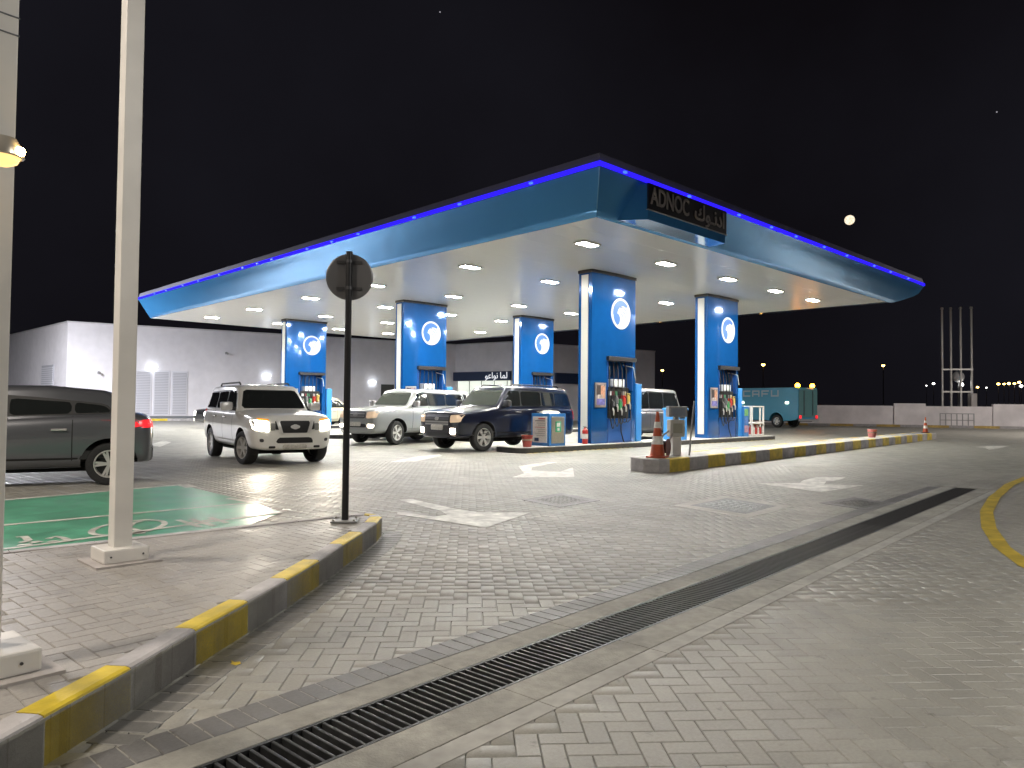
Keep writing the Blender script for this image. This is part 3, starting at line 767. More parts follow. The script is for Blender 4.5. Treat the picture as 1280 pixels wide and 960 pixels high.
# fire extinguisher
fe = thing('fire_extinguisher', 'red fire extinguisher standing against the nearest pump tower', 'extinguisher', (18.03, 15.16, .148))
mb = MB(); mb.lathe([(0, 0), (.085, 0), (.092, .02), (.092, .40), (.075, .46), (.035, .49), (.03, .52), (0, .52)], 16); mb.build('cylinder', M_red, fe, smooth=True, angle=50)
mb = MB(); mb.box(-.09, .03, -.015, .015, .53, .555, .005); mb.box(-.02, .02, -.02, .02, .505, .54); mb.build('valve_lever', M_black, fe)
mb = MB(); mb.tube(bez([(.02, 0, .53), (.10, -.03, .48), (.10, -.05, .3), (.08, -.07, .12)], 5), .012, 6); mb.build('hose', M_rubber, fe)
mb = MB(); mb.lathe([(.0935, .16), (.0935, .32)], 16); mb.build('paper_label', M_refl, fe)
# light blue bin between the towers
lb = thing('blue_bin', 'light blue waste bin on the pump island behind the traffic cone', 'bin', (22.85, 14.85, .148))
mb = MB(); mb.prism([(0, 0), (.62, 0), (.66, .04), (.66, .56), (.62, .6), (0, .6), (-.04, .56), (-.04, .04)], 0, 1.08); mb.build('body', M_ltblue, lb)
mb = MB(); mb.box(-.07, .69, -.03, .63, 1.08, 1.16, .03); mb.build('lid', mat('lid_blue', (.07, .33, .76), .35), lb)
mb = MB(); mb.box(.12, .50, -.006, .02, .78, .98, .004); mb.build('slot', M_black, lb)
# notice stand and goods rack near the right tower
ns = thing('notice_stand', 'small blue stand with coloured labels beside the white goods rack', 'notice stand', (27.95, 14.98, .148))
mb = MB(); mb.box(0, .42, 0, .3, 0, 1.25, .015); mb.build('panel', mat('cabinet_frame_blue', (.03, .17, .46), .35), ns)
for k, c in enumerate([(.55, .30, .34), (.10, .22, .55), (.18, .42, .16)]):
    mb = MB(); mb.box(.06, .36, -.012, .01, .18 + k * .34, .46 + k * .34, .004); mb.build('label_plate', mat('stand_label_%s' % 'abc'[k], c, .4, noise=.4, nscale=14), ns)
rk = thing('goods_rack', 'white framed rack holding red bottles at the island end', 'rack', (28.55, 14.92, .148))
for x in (.03, 1.02):
    for y in (.03, .6): mb = MB(); mb.box(x - .035, x + .035, y - .03, y + .03, 0, 1.28, .008); mb.build('post', M_whitepaint, rk)
mb = MB(); mb.box(.70, .76, 0, .06, .4, 1.2, .006); mb.build('post', M_whitepaint, rk)
for z in (.02, .52, 1.22): mb = MB(); mb.box(0, 1.05, 0, .63, z, z + .06, .01); mb.build('shelf', M_whitepaint, rk)
for k in range(5):
    mb = MB(); x = .14 + k * .19; mb.lathe([(0, 0), (.075, 0), (.08, .02), (.08, .26), (.04, .33), (.025, .40), (0, .40)], 10)
    o = mb.build('oil_bottle', M_red if k % 2 == 0 else M_refl, None, smooth=True, angle=40); o.location = (28.55 + x, 15.06, .148 + .081)
    tag(o, '%s bottle on the low shelf of the white rack, %s from the left' % ('red' if k % 2 == 0 else 'white', ordw[k]), 'bottle', 'bottles in the goods rack')

# ------------------------------------------------------------------ striped divider kerb and what stands on it
div = thing('divider_island', None, None); tag(div, 'long low divider island edged with yellow and grey kerbstones', kind='structure')
E0 = Vector((12.98, 8.62, 0)); dA2 = math.radians(4.3); eU = Vector((math.cos(dA2), math.sin(dA2), 0)); eV = Vector((-math.sin(dA2), math.cos(dA2), 0))
DL, DWid, DH, bl = 24.4, .95, .28, .87
nb_ = int(DL / bl)
fp = [E0 + eU * (k * bl) for k in range(nb_ + 1)]
fn = [-eV] * len(fp)
for k in range(nb_): kerb_stone(fp[k], fp[k + 1], fn[k], fn[k + 1], DH, .15, M_yel if k % 2 == 0 else M_gry, div, .02)
bp = [p + eV * DWid for p in fp][::-1]
for k in range(nb_): kerb_stone(bp[k], bp[k + 1], eV, eV, DH, .15, M_yel if k % 2 == 0 else M_gry, div, .02)
for (P, s) in ((fp[0], -1), (fp[-1], 1)):                 # rounded ends
    c = P + eV * DWid / 2; ang = [(-PI / 2 - k * PI / 4) if s < 0 else (PI / 2 - k * PI / 4) for k in range(5)]
    ring_ = [c + (eU * math.cos(a) * .55 + eV * math.sin(a)) * DWid / 2 for a in ang]; nn = [((q - c).normalized()) for q in ring_]
    for k in range(4): kerb_stone(ring_[k], ring_[k + 1], nn[k], nn[k + 1], DH, .15, M_gry, div, .02)
mb = MB(); pl = [fp[0] + eV * .12, fp[-1] + eV * .12, fp[-1] + eV * (DWid - .12), fp[0] + eV * (DWid - .12)]
c0 = fp[0] + eV * DWid / 2
mb.prism([(p.x, p.y) for p in pl + [fp[0] + eV * (DWid * .7) - eU * .2, fp[0] + eV * (DWid * .3) - eU * .2]], -.02, DH - .004); mb.build('infill', M_itop, div)
def dv(u, v, z=DH): return E0 + eU * u + eV * v + Vector((0, 0, z))

def cone(label, loc, h=.9, lean=0.):
    t = thing('traffic_cone', label, 'traffic cone', loc, .3); t.rotation_euler = (lean, 0, .4)
    s = h / .9
    mb = MB(); mb.box(-.19 * s, .19 * s, -.19 * s, .19 * s, 0, .035 * s, .012 * s); mb.build('base', M_rubber if h < .8 else M_orange, t)
    def rad(z): return (.15 - .125 * z / .9) * s
    zs = [.035, .26, .42, .58, .70, .9]; ms = [M_orange, M_refl, M_orange, M_refl, M_orange]
    nm = ['cone_body', 'reflective_band', 'cone_body', 'reflective_band', 'cone_body']
    for a, b, m, n_ in zip(zs[:-1], zs[1:], ms, nm):
        mb = MB(); e = .002 if m is M_refl else 0; pr_ = [(rad(a) + e, a * s), (rad(b) + e, b * s)] + ([(0, b * s)] if b == .9 else []); mb.lathe(pr_, 20); mb.build(n_, m, t, smooth=True, angle=50)
cone('large orange traffic cone with white bands on the near end of the divider', dv(.22, .42), .98)
cone('small dark orange traffic cone on the far end of the divider', dv(23.7, .3), .72)
bucket('pail', 'pink plastic pail standing far along the divider', dv(16.0, .45), .30, .17, mat('pink_plastic', (.55, .18, .17), .5))
# hose drum behind the cone
hd = thing('hose_drum', 'dark red hose drum behind the large traffic cone', 'hose drum', dv(.66, .5), .3)
mb = MB(); mb.lathe([(0, -.09), (.19, -.09), (.19, -.07), (.12, -.06), (.12, .06), (.19, .07), (.19, .09), (0, .09)], 18, 'y', (0, 0, .2)); mb.build('drum', mat('dark_red', (.12, .025, .02), .5), hd)
mb = MB()
for k in range(4): mb.lathe([(.128 + .012 * math.cos(a), -.045 + .03 * k + .012 * math.sin(a)) for a in (0, 1.57, 3.14, 4.71)], 18, 'y', (0, 0, .2), True)
mb.build('hose', M_rubber, hd)
# air and water stand
aw = thing('air_water_stand', 'pale grey air and water stand with hanging hose near the traffic cone', 'air pump', dv(1.12, .48), math.radians(-35))
mb = MB(); mb.box(-.10, .10, -.08, .08, 0, .5, .012); mb.build('post', M_whitepaint, aw)
mb = MB(); mb.box(-.17, .17, -.12, .12, .42, .80, .02); bx = mb.build('housing', mat('pale_grey_housing', (.48, .47, .43), .45), aw)
mb = MB(); mb.box(-.11, .11, -.128, -.115, .5, .72, .004); mb.build('panel', mat('khaki_panel', (.30, .30, .24), .5), bx)
mb = MB(); mb.box(-.20, .24, -.10, .10, .86, 1.10, .02); hdn = mb.build('head', M_grey, aw)
mb = MB(); mb.box(-.15, .19, -.11, -.095, .89, 1.06, .004); mb.build('screen', mat('grey_screen', (.22, .25, .30), .2), hdn)
mb = MB(); mb.box(-.05, .05, -.05, .05, .79, .87); mb.build('neck', M_grey, aw)
mb = MB(); mb.tube([(.30, -.05, 0), (.36, -.02, .55), (.44, 0, 1.22)], .022, 8); mb.build('side_bar', M_grey, aw)
mb = MB(); mb.tube(bez([(-.17, -.02, .55), (-.34, -.06, .42), (-.36, -.08, .22), (-.22, -.1, .30), (-.12, -.12, .5)], 6), .022, 7); mb.build('hose', mat('grey_hose', (.32, .32, .30), .6), aw)

# ------------------------------------------------------------------ square white posts on the walkway, floodlight, round sign
def white_post(x, y, rot, label, h=7.0, w=.128, pl=.155):
    t = thing('white_post', label, 'post', (x, y, KH), rot)
    mb = MB(); mb.box(-pl - .07, pl + .07, -pl - .07, pl + .07, -.03, .006, .002); mb.build('concrete_pad', mat('pad_concrete', (.42, .39, .37), .75, noise=.12, stain=.2), t)
    mb = MB(); mb.box(-pl, pl, -pl, pl, .006, .105, .012); mb.build('plinth', M_whitepaint, t)
    mb = MB(); mb.box(-w / 2, w / 2, -w / 2, w / 2, .10, h, .006); mb.build('shaft', M_whitepaint, t)
    for sx in (-1, 1): mb = MB(); mb.lathe([(0, -.006), (.007, -.006), (.007, 0)], 8, 'y', (sx * .11, -pl - .001, .055)); mb.build('bolt', M_darksteel, t)
    return t
wp1 = white_post(1.735, 5.965, math.radians(2), 'slim square white post on a white plinth, the one nearer the round sign')
wp2 = white_post(.577, 3.903, math.radians(6), 'square white post cut off by the left picture edge, carrying a lit floodlight', w=.135, pl=.19)
mb = MB(); mb.box(-.07, .07, -.07, .07, 2.80, 2.806); mb.box(-.07, .07, -.07, .07, 2.88, 2.886); mb.build('strap', M_darksteel, wp2)
flp = ground_pt(3, 185, 2.42); 
d_ = pixdir(3, 186); 
fl_loc = Vector((0, 0, CAM_H)) + d_ * (3.02 / d_.dot(fwd))
fl = thing('floodlight', 'small lit amber floodlight on the post at the left edge', 'floodlight', fl_loc, math.radians(48))
mb = MB(); mb.lathe([(0, .05), (.05, .045), (.075, .0), (.078, -.03), (.07, -.035), (.066, -.03)], 18); mb.build('dome', mat('floodlight_body', (.55, .50, .42), .3, metal=.5), fl, smooth=True, angle=50)
mb = MB(); mb.lathe([(.066, -.03), (.055, -.055), (.03, -.068), (0, -.072)], 18); mb.build('lens', mat('amber_lens', (.7, .5, .25), .2, emit=(1.0, .60, .2), estr=.8), fl, smooth=True)
mb = MB(); mb.lathe([(0, .02), (.016, .013), (.02, 0), (.016, -.013), (0, -.02)], 12, loc=(-.005, -.074, -.012)); mb.build('bulb', M_warm, fl, smooth=True)
mb = MB(); mb.tube([(0, 0, .04), (-.04, .06, .06)], .012, 6); mb.build('bracket', M_darksteel, fl)

rs = thing('round_sign', 'round road sign seen from behind on a thin black pole at the walkway tip', 'road sign', (3.95, 6.45, KH), math.radians(-38))
mb = MB(); mb.box(-.13, .13, -.13, .13, 0, .014, .003); mb.build('base_plate', M_grey, rs)
for sx in (-1, 1):
    for sy in (-1, 1): mb = MB(); mb.lathe([(0, .03), (.012, .03), (.014, .014)], 6, loc=(sx * .1, sy * .1, 0)); mb.build('anchor_bolt', M_steel, rs)
mb = MB(); mb.tube([(0, 0, .012), (0, 0, 2.72)], .034, 16); mb.build('pole', mat('black_pole', (.022, .022, .024), .38, metal=.3), rs, smooth=True, angle=60)
mb = MB(); mb.lathe([(0, .045), (.225, .045), (.238, .052), (.238, .058), (0, .058)], 40, 'y', (0, 0, 2.47)); mb.build('disc', mat('sign_back_grey', (.15, .15, .155), .42, metal=.5), rs)
for z in (2.35, 2.62):
    mb = MB(); mb.box(-.13, .13, .034, .044, z - .016, z + .016, .003); mb.lathe([(.038, -.016), (.038, .016)], 16, loc=(0, 0, z)); mb.build('clamp', M_darksteel, rs)

# ------------------------------------------------------------------ store building
BH = 6.7
A = Vector((12.93, 56.9, 0)); B = Vector((42.4, 51.0, 0)); C = Vector((43.45, 44.75, 0)); Dp = Vector((60, 41.6, 0))
bt = (B - A).normalized(); bnorm = Vector((bt.y, -bt.x, 0))            # outward (towards the forecourt)
bld = thing('store_building', 'flat-roofed white store building behind the canopy with wall lamps', 'building', (0, 0, 0))
bpoly = [A, B, C, Dp, Dp + Vector((6, 22, 0)), A + Vector((-.6, 16, 0))]
mb = MB(); mb.prism([(p.x, p.y) for p in bpoly], -.05, BH); mb.build('wall', M_wall, bld)
cen = sum(bpoly, Vector()) / len(bpoly)
mb = MB(); o_ = [p + (p - cen).normalized() * .06 for p in bpoly]; mb.prism([(p.x, p.y) for p in o_], BH, BH + .10); mb.build('parapet_cap', mat('parapet', (.6, .58, .6), .6), bld)
mb = MB(); q = [A + bnorm * .012, B + bnorm * .012]; mb.add([q[0], q[1], q[1] + Vector((0, 0, .3)), q[0] + Vector((0, 0, .3))], [(0, 1, 2, 3)]); mb.build('skirting', mat('dark_skirting', (.16, .17, .18), .7), bld)
def wall_frame(P, t, nrm):                                             # local frame on a wall: x along, y into wall, z up
    m = Matrix((t, -nrm, Vector((0, 0, 1)))).transposed().to_4x4(); m.translation = P; return m
def on_wall(name, P, t, nrm, boxes, m, parent=None, c=.01):
    mb = MB()
    for b_ in boxes: mb.box(*b_, c)
    o = mb.build(name, m, parent); o.data.transform(wall_frame(P, t, nrm)); return o
M_louvre = mat('grey_louvre', (.46, .46, .50), .55)
M_frame = mat('pale_frame', (.68, .68, .72), .5)
# double louvred doors on the long wall
for u0 in (4.15, 5.35, 6.55):
    f = on_wall('louvred_door', A, bt, bnorm, [(u0, u0 + 1.1, -.05, .0, .35, 5.2 - 1.6)], M_frame, bld)
    for k in range(26):
        on_wall('louvre', A, bt, bnorm, [(u0 + .1, u0 + 1.0, -.075, -.04, .45 + k * .118, .45 + k * .118 + .075)], M_louvre, f, 0)
# louvre panel on the short end wall and dark doorway
et = Vector((0, -1, 0)); en = Vector((-1, 0, 0))
f = on_wall('vent_panel', A + Vector((-.26, 6.9, 0)), Vector((.037, -1, 0)).normalized(), en, [(1.0, 4.0, -.06, 0, 1.0, 3.9)], M_louvre, bld)
for k in range(18): on_wall('louvre', A + Vector((-.26, 6.9, 0)), Vector((.037, -1, 0)).normalized(), en, [(1.1, 3.9, -.09, -.055, 1.1 + k * .15, 1.1 + k * .15 + .09)], M_frame, f, 0)
dk = on_wall('doorway', A, bt, bnorm, [(22.9, 24.1, -.03, .0, 0, 3.0)], mat('dark_door', (.03, .035, .035), .3), bld)
# wall lamps
for k, (u, z, w) in enumerate(((5.25, 3.78, 0), (13.35, 3.40, 0), (22.1, 3.12, 0))):
    P = A + bt * u
    t = thing('wall_lamp', ['glowing dome wall lamp above the louvred doors', 'glowing dome wall lamp above the white off-roader', 'glowing dome wall lamp beside the dark doorway'][k], 'wall lamp', P + bnorm * .02 + Vector((0, 0, z)), math.atan2(bt.y, bt.x), 'wall lamps on the store')
    mb = MB(); mb.box(-.22, .22, -.06, .0, -.02, .16, .02); mb.build('back_box', M_grey, t)
    vs = []; n = 12
    mb = MB()
    for i in range(7):
        ph = PI / 2 * i / 6
        for j in range(n + 1): th = PI + PI * j / n; vs.append((.30 * math.cos(th) * math.cos(ph), .24 * math.sin(th) * math.cos(ph) - .06, .17 * math.sin(ph)))
    mb.add(vs, [(i * (n + 1) + j, i * (n + 1) + j + 1, (i + 1) * (n + 1) + j + 1, (i + 1) * (n + 1) + j) for i in range(6) for j in range(n)])
    mb.add([vs[j] for j in range(n + 1)], [tuple(range(n + 1))])
    mb.build('lens', M_wlamp, t, smooth=True, angle=40)
# cameras on the wall
for k, (u, z, lb_) in enumerate(((10.3, 5.05, 'small grey wall camera high on the long white wall'), (1.9, 3.3, 'small dark wall fitting above the grey car roof'))):
    P = A + bt * u + Vector((0, 0, z))
    t = thing('wall_camera', lb_, 'camera', P, math.atan2(bt.y, bt.x))
    mb = MB(); mb.box(-.07, .07, -.08, 0, -.07, .07, .01); mb.build('mount', M_grey, t)
    mb = MB(); mb.tube([(0, -.06, .05), (.05, -.36, -.03)], .075, 10); mb.build('housing', M_grey, t)
# shop front, sign
ct = (C - B).normalized(); cn = Vector((ct.y, -ct.x, 0))
if cn.x > 0: cn = -cn
Lc = (C - B).length
sw = on_wall('shop_window', B, ct, cn, [(.3, Lc - .12, -.06, -.02, .3, 3.42)], M_shop, bld)
for k in range(5): on_wall('mullion', B, ct, cn, [(.3 + k * 1.4, .38 + k * 1.4, -.09, -.05, .3, 3.42)], M_grey, sw, 0)
ss = thing('shop_sign', 'navy shop sign with white Arabic lettering above the bright shop window', 'sign', B + cn * .06, 0)
o = on_wall('board', Vector((0, 0, 0)), ct, cn, [(.0, Lc + .05, -.22, -.01, 3.46, 4.24)], M_navy, ss)
fr_ = wall_frame(Vector((0, 0, 0)), ct, cn)
for word, xo in (('\uFE8E\uFEE4\uFEDF', .62), ('\uFEEE\uFECB\uFE8D\uFEEE\uFEE7', 1.95)):
    text_mesh('lettering', word, .78, emis('lit_white_letters', (.9, .93, 1.), .4), ss, fr_ @ Matrix.Translation((Lc - xo, -.235, 3.86)) @ mw, .012, sx=.95)
ctd = (Dp - C).normalized(); cnd = Vector((ctd.y, -ctd.x, 0))
s2 = thing('small_shop_sign', 'second navy sign peeping out behind the pump tower', 'sign', C + cnd * .03, 0)
on_wall('board', Vector((0, 0, 0)), ctd, cnd, [(4.6, 7.6, -.2, 0, 3.3, 4.25)], M_navy, s2)
text_mesh('lettering', '\uFEDF', .8, MATS['lit_white_letters'], s2, wall_frame(Vector((0, 0, 0)), ctd, cnd) @ Matrix.Translation((7.25, -.21, 3.75)) @ mw, .012)
# kerb in front of the store: yellow and grey stones
sk_ = thing('store_kerb', None, None); tag(sk_, 'yellow and grey kerb along the foot of the store wall', kind='structure')
K0 = A + bnorm * 1.9 - bt * 6
for k in range(28):
    a = K0 + bt * (k * 1.1); kerb_stone(a, a + bt * 1.1, bnorm, bnorm, .15, .3, M_yel if k % 3 == 1 else M_gry, sk_)
mb = MB(); P4 = [K0, K0 + bt * 31, K0 + bt * 31 - bnorm * 1.88, K0 - bnorm * 1.88]; P4 = [P4[0] - bnorm * .28, P4[1] - bnorm * .28, P4[2], P4[3]]
mb.prism([(p.x, p.y) for p in P4], -.02, .146); mb.build('footpath', M_itop, sk_)

# ------------------------------------------------------------------ boundary wall on the right, vent stacks
W0, W1 = ground_pt(1000, 530.5), ground_pt(1420, 537.5)
wt = (W1 - W0).normalized(); wnm = Vector((wt.y, -wt.x, 0))
if wnm.dot(W0) > 0: wnm = -wnm
bw = thing('boundary_wall', 'low white boundary wall with thicker piers behind the forecourt', 'wall', (0, 0, 0))
WL = (W1 - W0).length
M_bwall = mat('boundary_render', (.76, .72, .73), .8, noise=.08, nscale=2, stain=.15, sscale=.6)
on_wall('wall_panel', W0, wt, wnm, [(-6, WL, 0, .22, -.05, 1.52)], M_bwall, bw, 0)
on_wall('coping', W0, wt, wnm, [(-6, WL, -.03, .25, 1.52, 1.58)], M_bwall, bw, 0)
def u_at(px):
    d = pixdir(px, 520); d = Vector((d.x, d.y, 0)); # intersect ray with the wall line
    den = d.x * wt.y - d.y * wt.x; t = (W0.x * wt.y - W0.y * wt.x) / den; return (d * t - W0).dot(wt)
for px in (1137, 1262): 
    u = u_at(px); on_wall('pier', W0, wt, wnm, [(u - 1.1, u + 1.1, -.12, .30, -.05, 1.78)], M_bwall, bw, .02)
wk = thing('wall_kerb', None, None); tag(wk, 'worn yellow and grey kerb in front of the boundary wall', kind='structure')
P0 = W0 + wnm * 3.0 - wt * 6
M_yel_worn = mat('worn_yellow_paint', (.36, .25, .07), .7, noise=.25, stain=.3)
for k in range(int((WL + 6) / 1.6)):
    a = P0 + wt * (k * 1.6); b = a + wt * 1.6; n_ = wnm
    kerb_stone(a, b, n_, n_, .17, .2, M_yel_worn if k % 2 else mat('worn_grey_kerb', (.26, .25, .25), .7, noise=.2), wk)
vs_ = thing('vent_stack', 'four tall slim vent pipes braced together before the boundary wall', 'vent pipes', ground_pt(1196, 533.2), math.atan2(wt.y, wt.x))
dep = project(vs_.location)[2]; s_ = dep / FPX / .93
hz = CAM_H + (511.5 - 386) * dep / FPX
M_pipe = mat('galvanised_pipe', (.58, .56, .54), .45, metal=.4)
for k, px in enumerate((1181.5, 1190.5, 1200.5, 1211.5)):
    x = (px - 1196) * s_; mb = MB(); mb.tube([(x, 0, 0), (x, 0, hz)], .085, 10); p_ = mb.build('vent_pipe', M_pipe, vs_, smooth=True, angle=60)
    mb = MB(); mb.lathe([(0, .16), (.10, .14), (.12, 0), (.085, -.02)], 10, loc=(x, 0, hz)); mb.build('vent_cap', M_pipe, p_)
for y in (462, 490):
    z = CAM_H + (511.5 - y) * dep / FPX; mb = MB(); mb.box(-15.5 * s_, 16.5 * s_, -.12, -.06, z - .06, z + .06); mb.build('brace', M_pipe, vs_)
mb = MB(); mb.box(13 * s_, 19 * s_, -.5, .5, .0, 2.6, .03); mb.build('valve_box', mat('weathered_box', (.42, .39, .38), .6), vs_)
fnc = thing('guard_rail', 'thin grey guard rail around the foot of the vent pipes', 'railing', ground_pt(1196, 534.6), math.atan2(wt.y, wt.x))
for k in range(7): mb = MB(); x = (-16 + k * 5.4) * s_; mb.tube([(x, 0, 0), (x, 0, 1.05)], .035, 6); mb.build('rail_post', M_grey, fnc)
for z in (.55, 1.03): mb = MB(); mb.tube([(-16 * s_, 0, z), (16.4 * s_, 0, z)], .03, 6); mb.build('rail', M_grey, fnc)
fd = thing('floodlight_mast', 'dish-shaped floodlight on a slim mast between the vent pipes', 'floodlight', ground_pt(1197, 533.0) + Vector((0, 0, 0)), math.atan2(wt.y, wt.x))
zt = CAM_H + (511.5 - 471) * dep / FPX
mb = MB(); mb.tube([(0, -.3, 0), (0, -.3, zt)], .06, 8); mb.build('mast', M_darksteel, fd)
mb = MB(); mb.lathe([(0, -.25), (.25, -.2), (.42, -.02), (.44, .08), (.40, .08), (0, .05)], 18, 'y', (.0, -.4, zt)); mb.build('dish', mat('dish_grey', (.42, .42, .43), .5), fd, smooth=True, angle=40)
mb = MB(); mb.lathe([(0, .14), (.1, .1), (.14, 0), (.1, -.1), (0, -.14)], 10, loc=(.18, -.55, zt - .62)); mb.build('lamp', M_coolfar, fd, smooth=True)
rb = thing('rubble_pile', 'small pile of dark stones by the foot of the boundary wall', 'stones', ground_pt(1221, 533.5))
for k in range(5):
    bm = bmesh.new(); bmesh.ops.create_icosphere(bm, subdivisions=1, radius=.22)
    rr = random.Random(k)
    for v in bm.verts: v.co *= rr.uniform(.7, 1.2)
    mb = MB(); mb.bm(bm); o = mb.build('stone', mat('dark_stone', (.12, .11, .09), .9), rb); o.location = (rr.uniform(-.9, .9), rr.uniform(-.3, .3), .14); o.scale = (1.2, 1, .7)

# ------------------------------------------------------------------ far street lamps, moon, stars
def far_lamp(px, py, d, m, rad, label, grp='far street lamps'):
    dr_ = pixdir(px, py); P = Vector((0, 0, CAM_H)) + dr_ * (d / dr_.dot(fwd))
    t = thing('street_lamp', label, 'street lamp', (P.x, P.y, 0), math.atan2(P.y, P.x), grp)
    mb = MB(); mb.tube([(0, 0, 0), (0, 0, P.z), (-.35, 0, P.z + .3)], [.14, .08, .06], 6); mb.build('pole', M_darksteel, t)
    mb = MB(); mb.box(-.8, .1, -.2, .2, P.z + .12, P.z + .3, .03); mb.build('head', M_darksteel, t)
    mb = MB(); mb.lathe([(0, .8 * rad), (.7 * rad, .5 * rad), (rad, 0), (.7 * rad, -.5 * rad), (0, -.8 * rad)], 12, loc=(-.4, 0, P.z)); mb.build('lamp', m, t, smooth=True)
far = [(828, 463, 170, M_sodium, .34, 'lone amber street lamp glowing left of the right-hand pump tower'), (954, 456, 170, M_sodium, .42, 'amber street lamp glowing above the teal van'),
       (1104, 457, 170, M_sodium, .36, 'amber street lamp glowing above the boundary wall, below the canopy corner'), (1167, 479.5, 300, M_coolfar, .5, 'tiny white lamp left of the vent pipes'),
       (1222, 484, 300, M_sodium, .5, 'tiny amber lamp just right of the vent pipes'), (1233, 484.5, 320, M_coolfar, .32, 'faint white lamp next to the amber one right of the vent pipes'),
       (1248, 480, 320, M_sodium, .62, 'first amber lamp of the bright row at the right edge'), (1255, 480, 320, M_sodium, .5, 'second amber lamp of the bright row at the right edge'),
       (1261, 479.5, 320, M_sodium, .66, 'third amber lamp of the bright row at the right edge'), (1268, 479.5, 320, M_sodium, .55, 'fourth amber lamp of the bright row at the right edge'),
       (1274, 478, 320, M_sodium, .66, 'fifth amber lamp of the bright row at the right edge'), (1276.5, 482.5, 320, M_coolfar, .66, 'white lamp at the end of the bright row at the right edge'), (1158, 482, 320, M_coolfar, .28, 'faintest tiny lamp at the left end of the far lamps')]
for a in far: far_lamp(*a)
def moon_mat():
    m = bpy.data.materials.new('moon_surface'); m.use_nodes = True; nt = m.node_tree; p = nt.nodes['Principled BSDF']
    p.inputs['Base Color'].default_value = (0, 0, 0, 1)
    tc = nt.nodes.new('ShaderNodeTexCoord'); n = nt.nodes.new('ShaderNodeTexNoise'); n.inputs['Scale'].default_value = .16; n.inputs['Detail'].default_value = 4
    nt.links.new(tc.outputs['Object'], n.inputs['Vector']); r_ = nt.nodes.new('ShaderNodeValToRGB'); r_.color_ramp.elements[0].position = .38; r_.color_ramp.elements[0].color = (.9, .66, .42, 1)
    r_.color_ramp.elements[1].position = .6; r_.color_ramp.elements[1].color = (1, .93, .76, 1); nt.links.new(n.outputs[0], r_.inputs[0]); nt.links.new(r_.outputs[0], p.inputs['Emission Color'])
    p.inputs['Emission Strength'].default_value = .6; return m
def far_ball(name, px, py, d, rpx, m, label, cat):
    dr_ = pixdir(px, py); mb = MB(); bm = bmesh.new(); bmesh.ops.create_icosphere(bm, subdivisions=3, radius=rpx * d / FPX); mb.bm(bm)
    o = mb.build(name, m, smooth=True); o.location = Vector((0, 0, CAM_H)) + dr_ * (d / dr_.dot(fwd)); tag(o, label, cat)
far_ball('moon', 1062, 275, 2600, 6.0, moon_mat(), 'full moon in the black sky right of the canopy', 'moon')
far_ball('star', 550, 15, 2600, .9, emis('starlight', (.75, .72, .8), .22), 'faint star near the top edge of the sky', 'star')
far_ball('star', 1246, 140, 2600, .9, MATS['starlight'], 'faint star near the right edge of the sky', 'star')

# ------------------------------------------------------------------ vehicles
M_glass = mat('tinted_glass', (.016, .018, .018), .04, spec=.8)
M_screen = mat('windscreen_glass', (.045, .055, .048), .06, spec=.8)
M_seam = mat('panel_gap', (.01, .01, .01), .7)
M_trim = mat('dark_trim', (.02, .02, .021), .55)
M_well = mat('wheel_well', (.008, .008, .008), .9)
M_plate = mat('number_plate', (.62, .60, .55), .4, noise=.25, nscale=22)
M_tail = mat('tail_lens', (.40, .012, .012), .2, emit=(1., .02, .02), estr=.1)
M_tail_on = mat('tail_lens_lit', (.5, .012, .012), .2, emit=(1., .03, .04), estr=.5)
M_hl_on = emis('headlamp_lit', (1., .90, .70), 32.)
M_hl_dim = mat('headlamp_dim', (.62, .50, .38), .15, emit=(1., .70, .45), estr=.22, metal=.3)
M_fog_on = emis('foglamp_lit', (1., .86, .66), 12.)
M_hl_off = mat('headlamp_clear', (.55, .55, .53), .12, metal=.5)
M_amber_l = mat('indicator_amber', (.7, .25, .03), .25, emit=(1., .4, .05), estr=.5)
M_interior = mat('interior_trim', (.10, .09, .08), .7)
def paint(name, c, metal=.3): return mat(name, c, .28, metal=metal, coat=.8, noise=.04, nscale=1.5)

def rounded(poly, r, n=4):
    out = []; N = len(poly)
    for i in range(N):
        p0, p1, p2 = Vector(poly[i - 1]), Vector(poly[i]), Vector(poly[(i + 1) % N])
        a, b = (p0 - p1), (p2 - p1); d = min(r, a.length * .45, b.length * .45)
        s, e = p1 + a.normalized() * d, p1 + b.normalized() * d
        for k in range(n + 1):
            t = k / n; out.append(((1 - t) ** 2 * s.x + 2 * t * (1 - t) * p1.x + t * t * e.x, (1 - t) ** 2 * s.y + 2 * t * (1 - t) * p1.y + t * t * e.y))
    return out
def resample(poly, n):
    P = [Vector(p) for p in poly]; P.append(P[0]); L = [0]
    for a, b in zip(P[:-1], P[1:]): L.append(L[-1] + (b - a).length)
    out = []; j = 0
    for k in range(n):
        t = L[-1] * k / n
        while L[j + 1] < t: j += 1
        out.append(P[j].lerp(P[j + 1], (t - L[j]) / max(1e-9, L[j + 1] - L[j])))
    return out
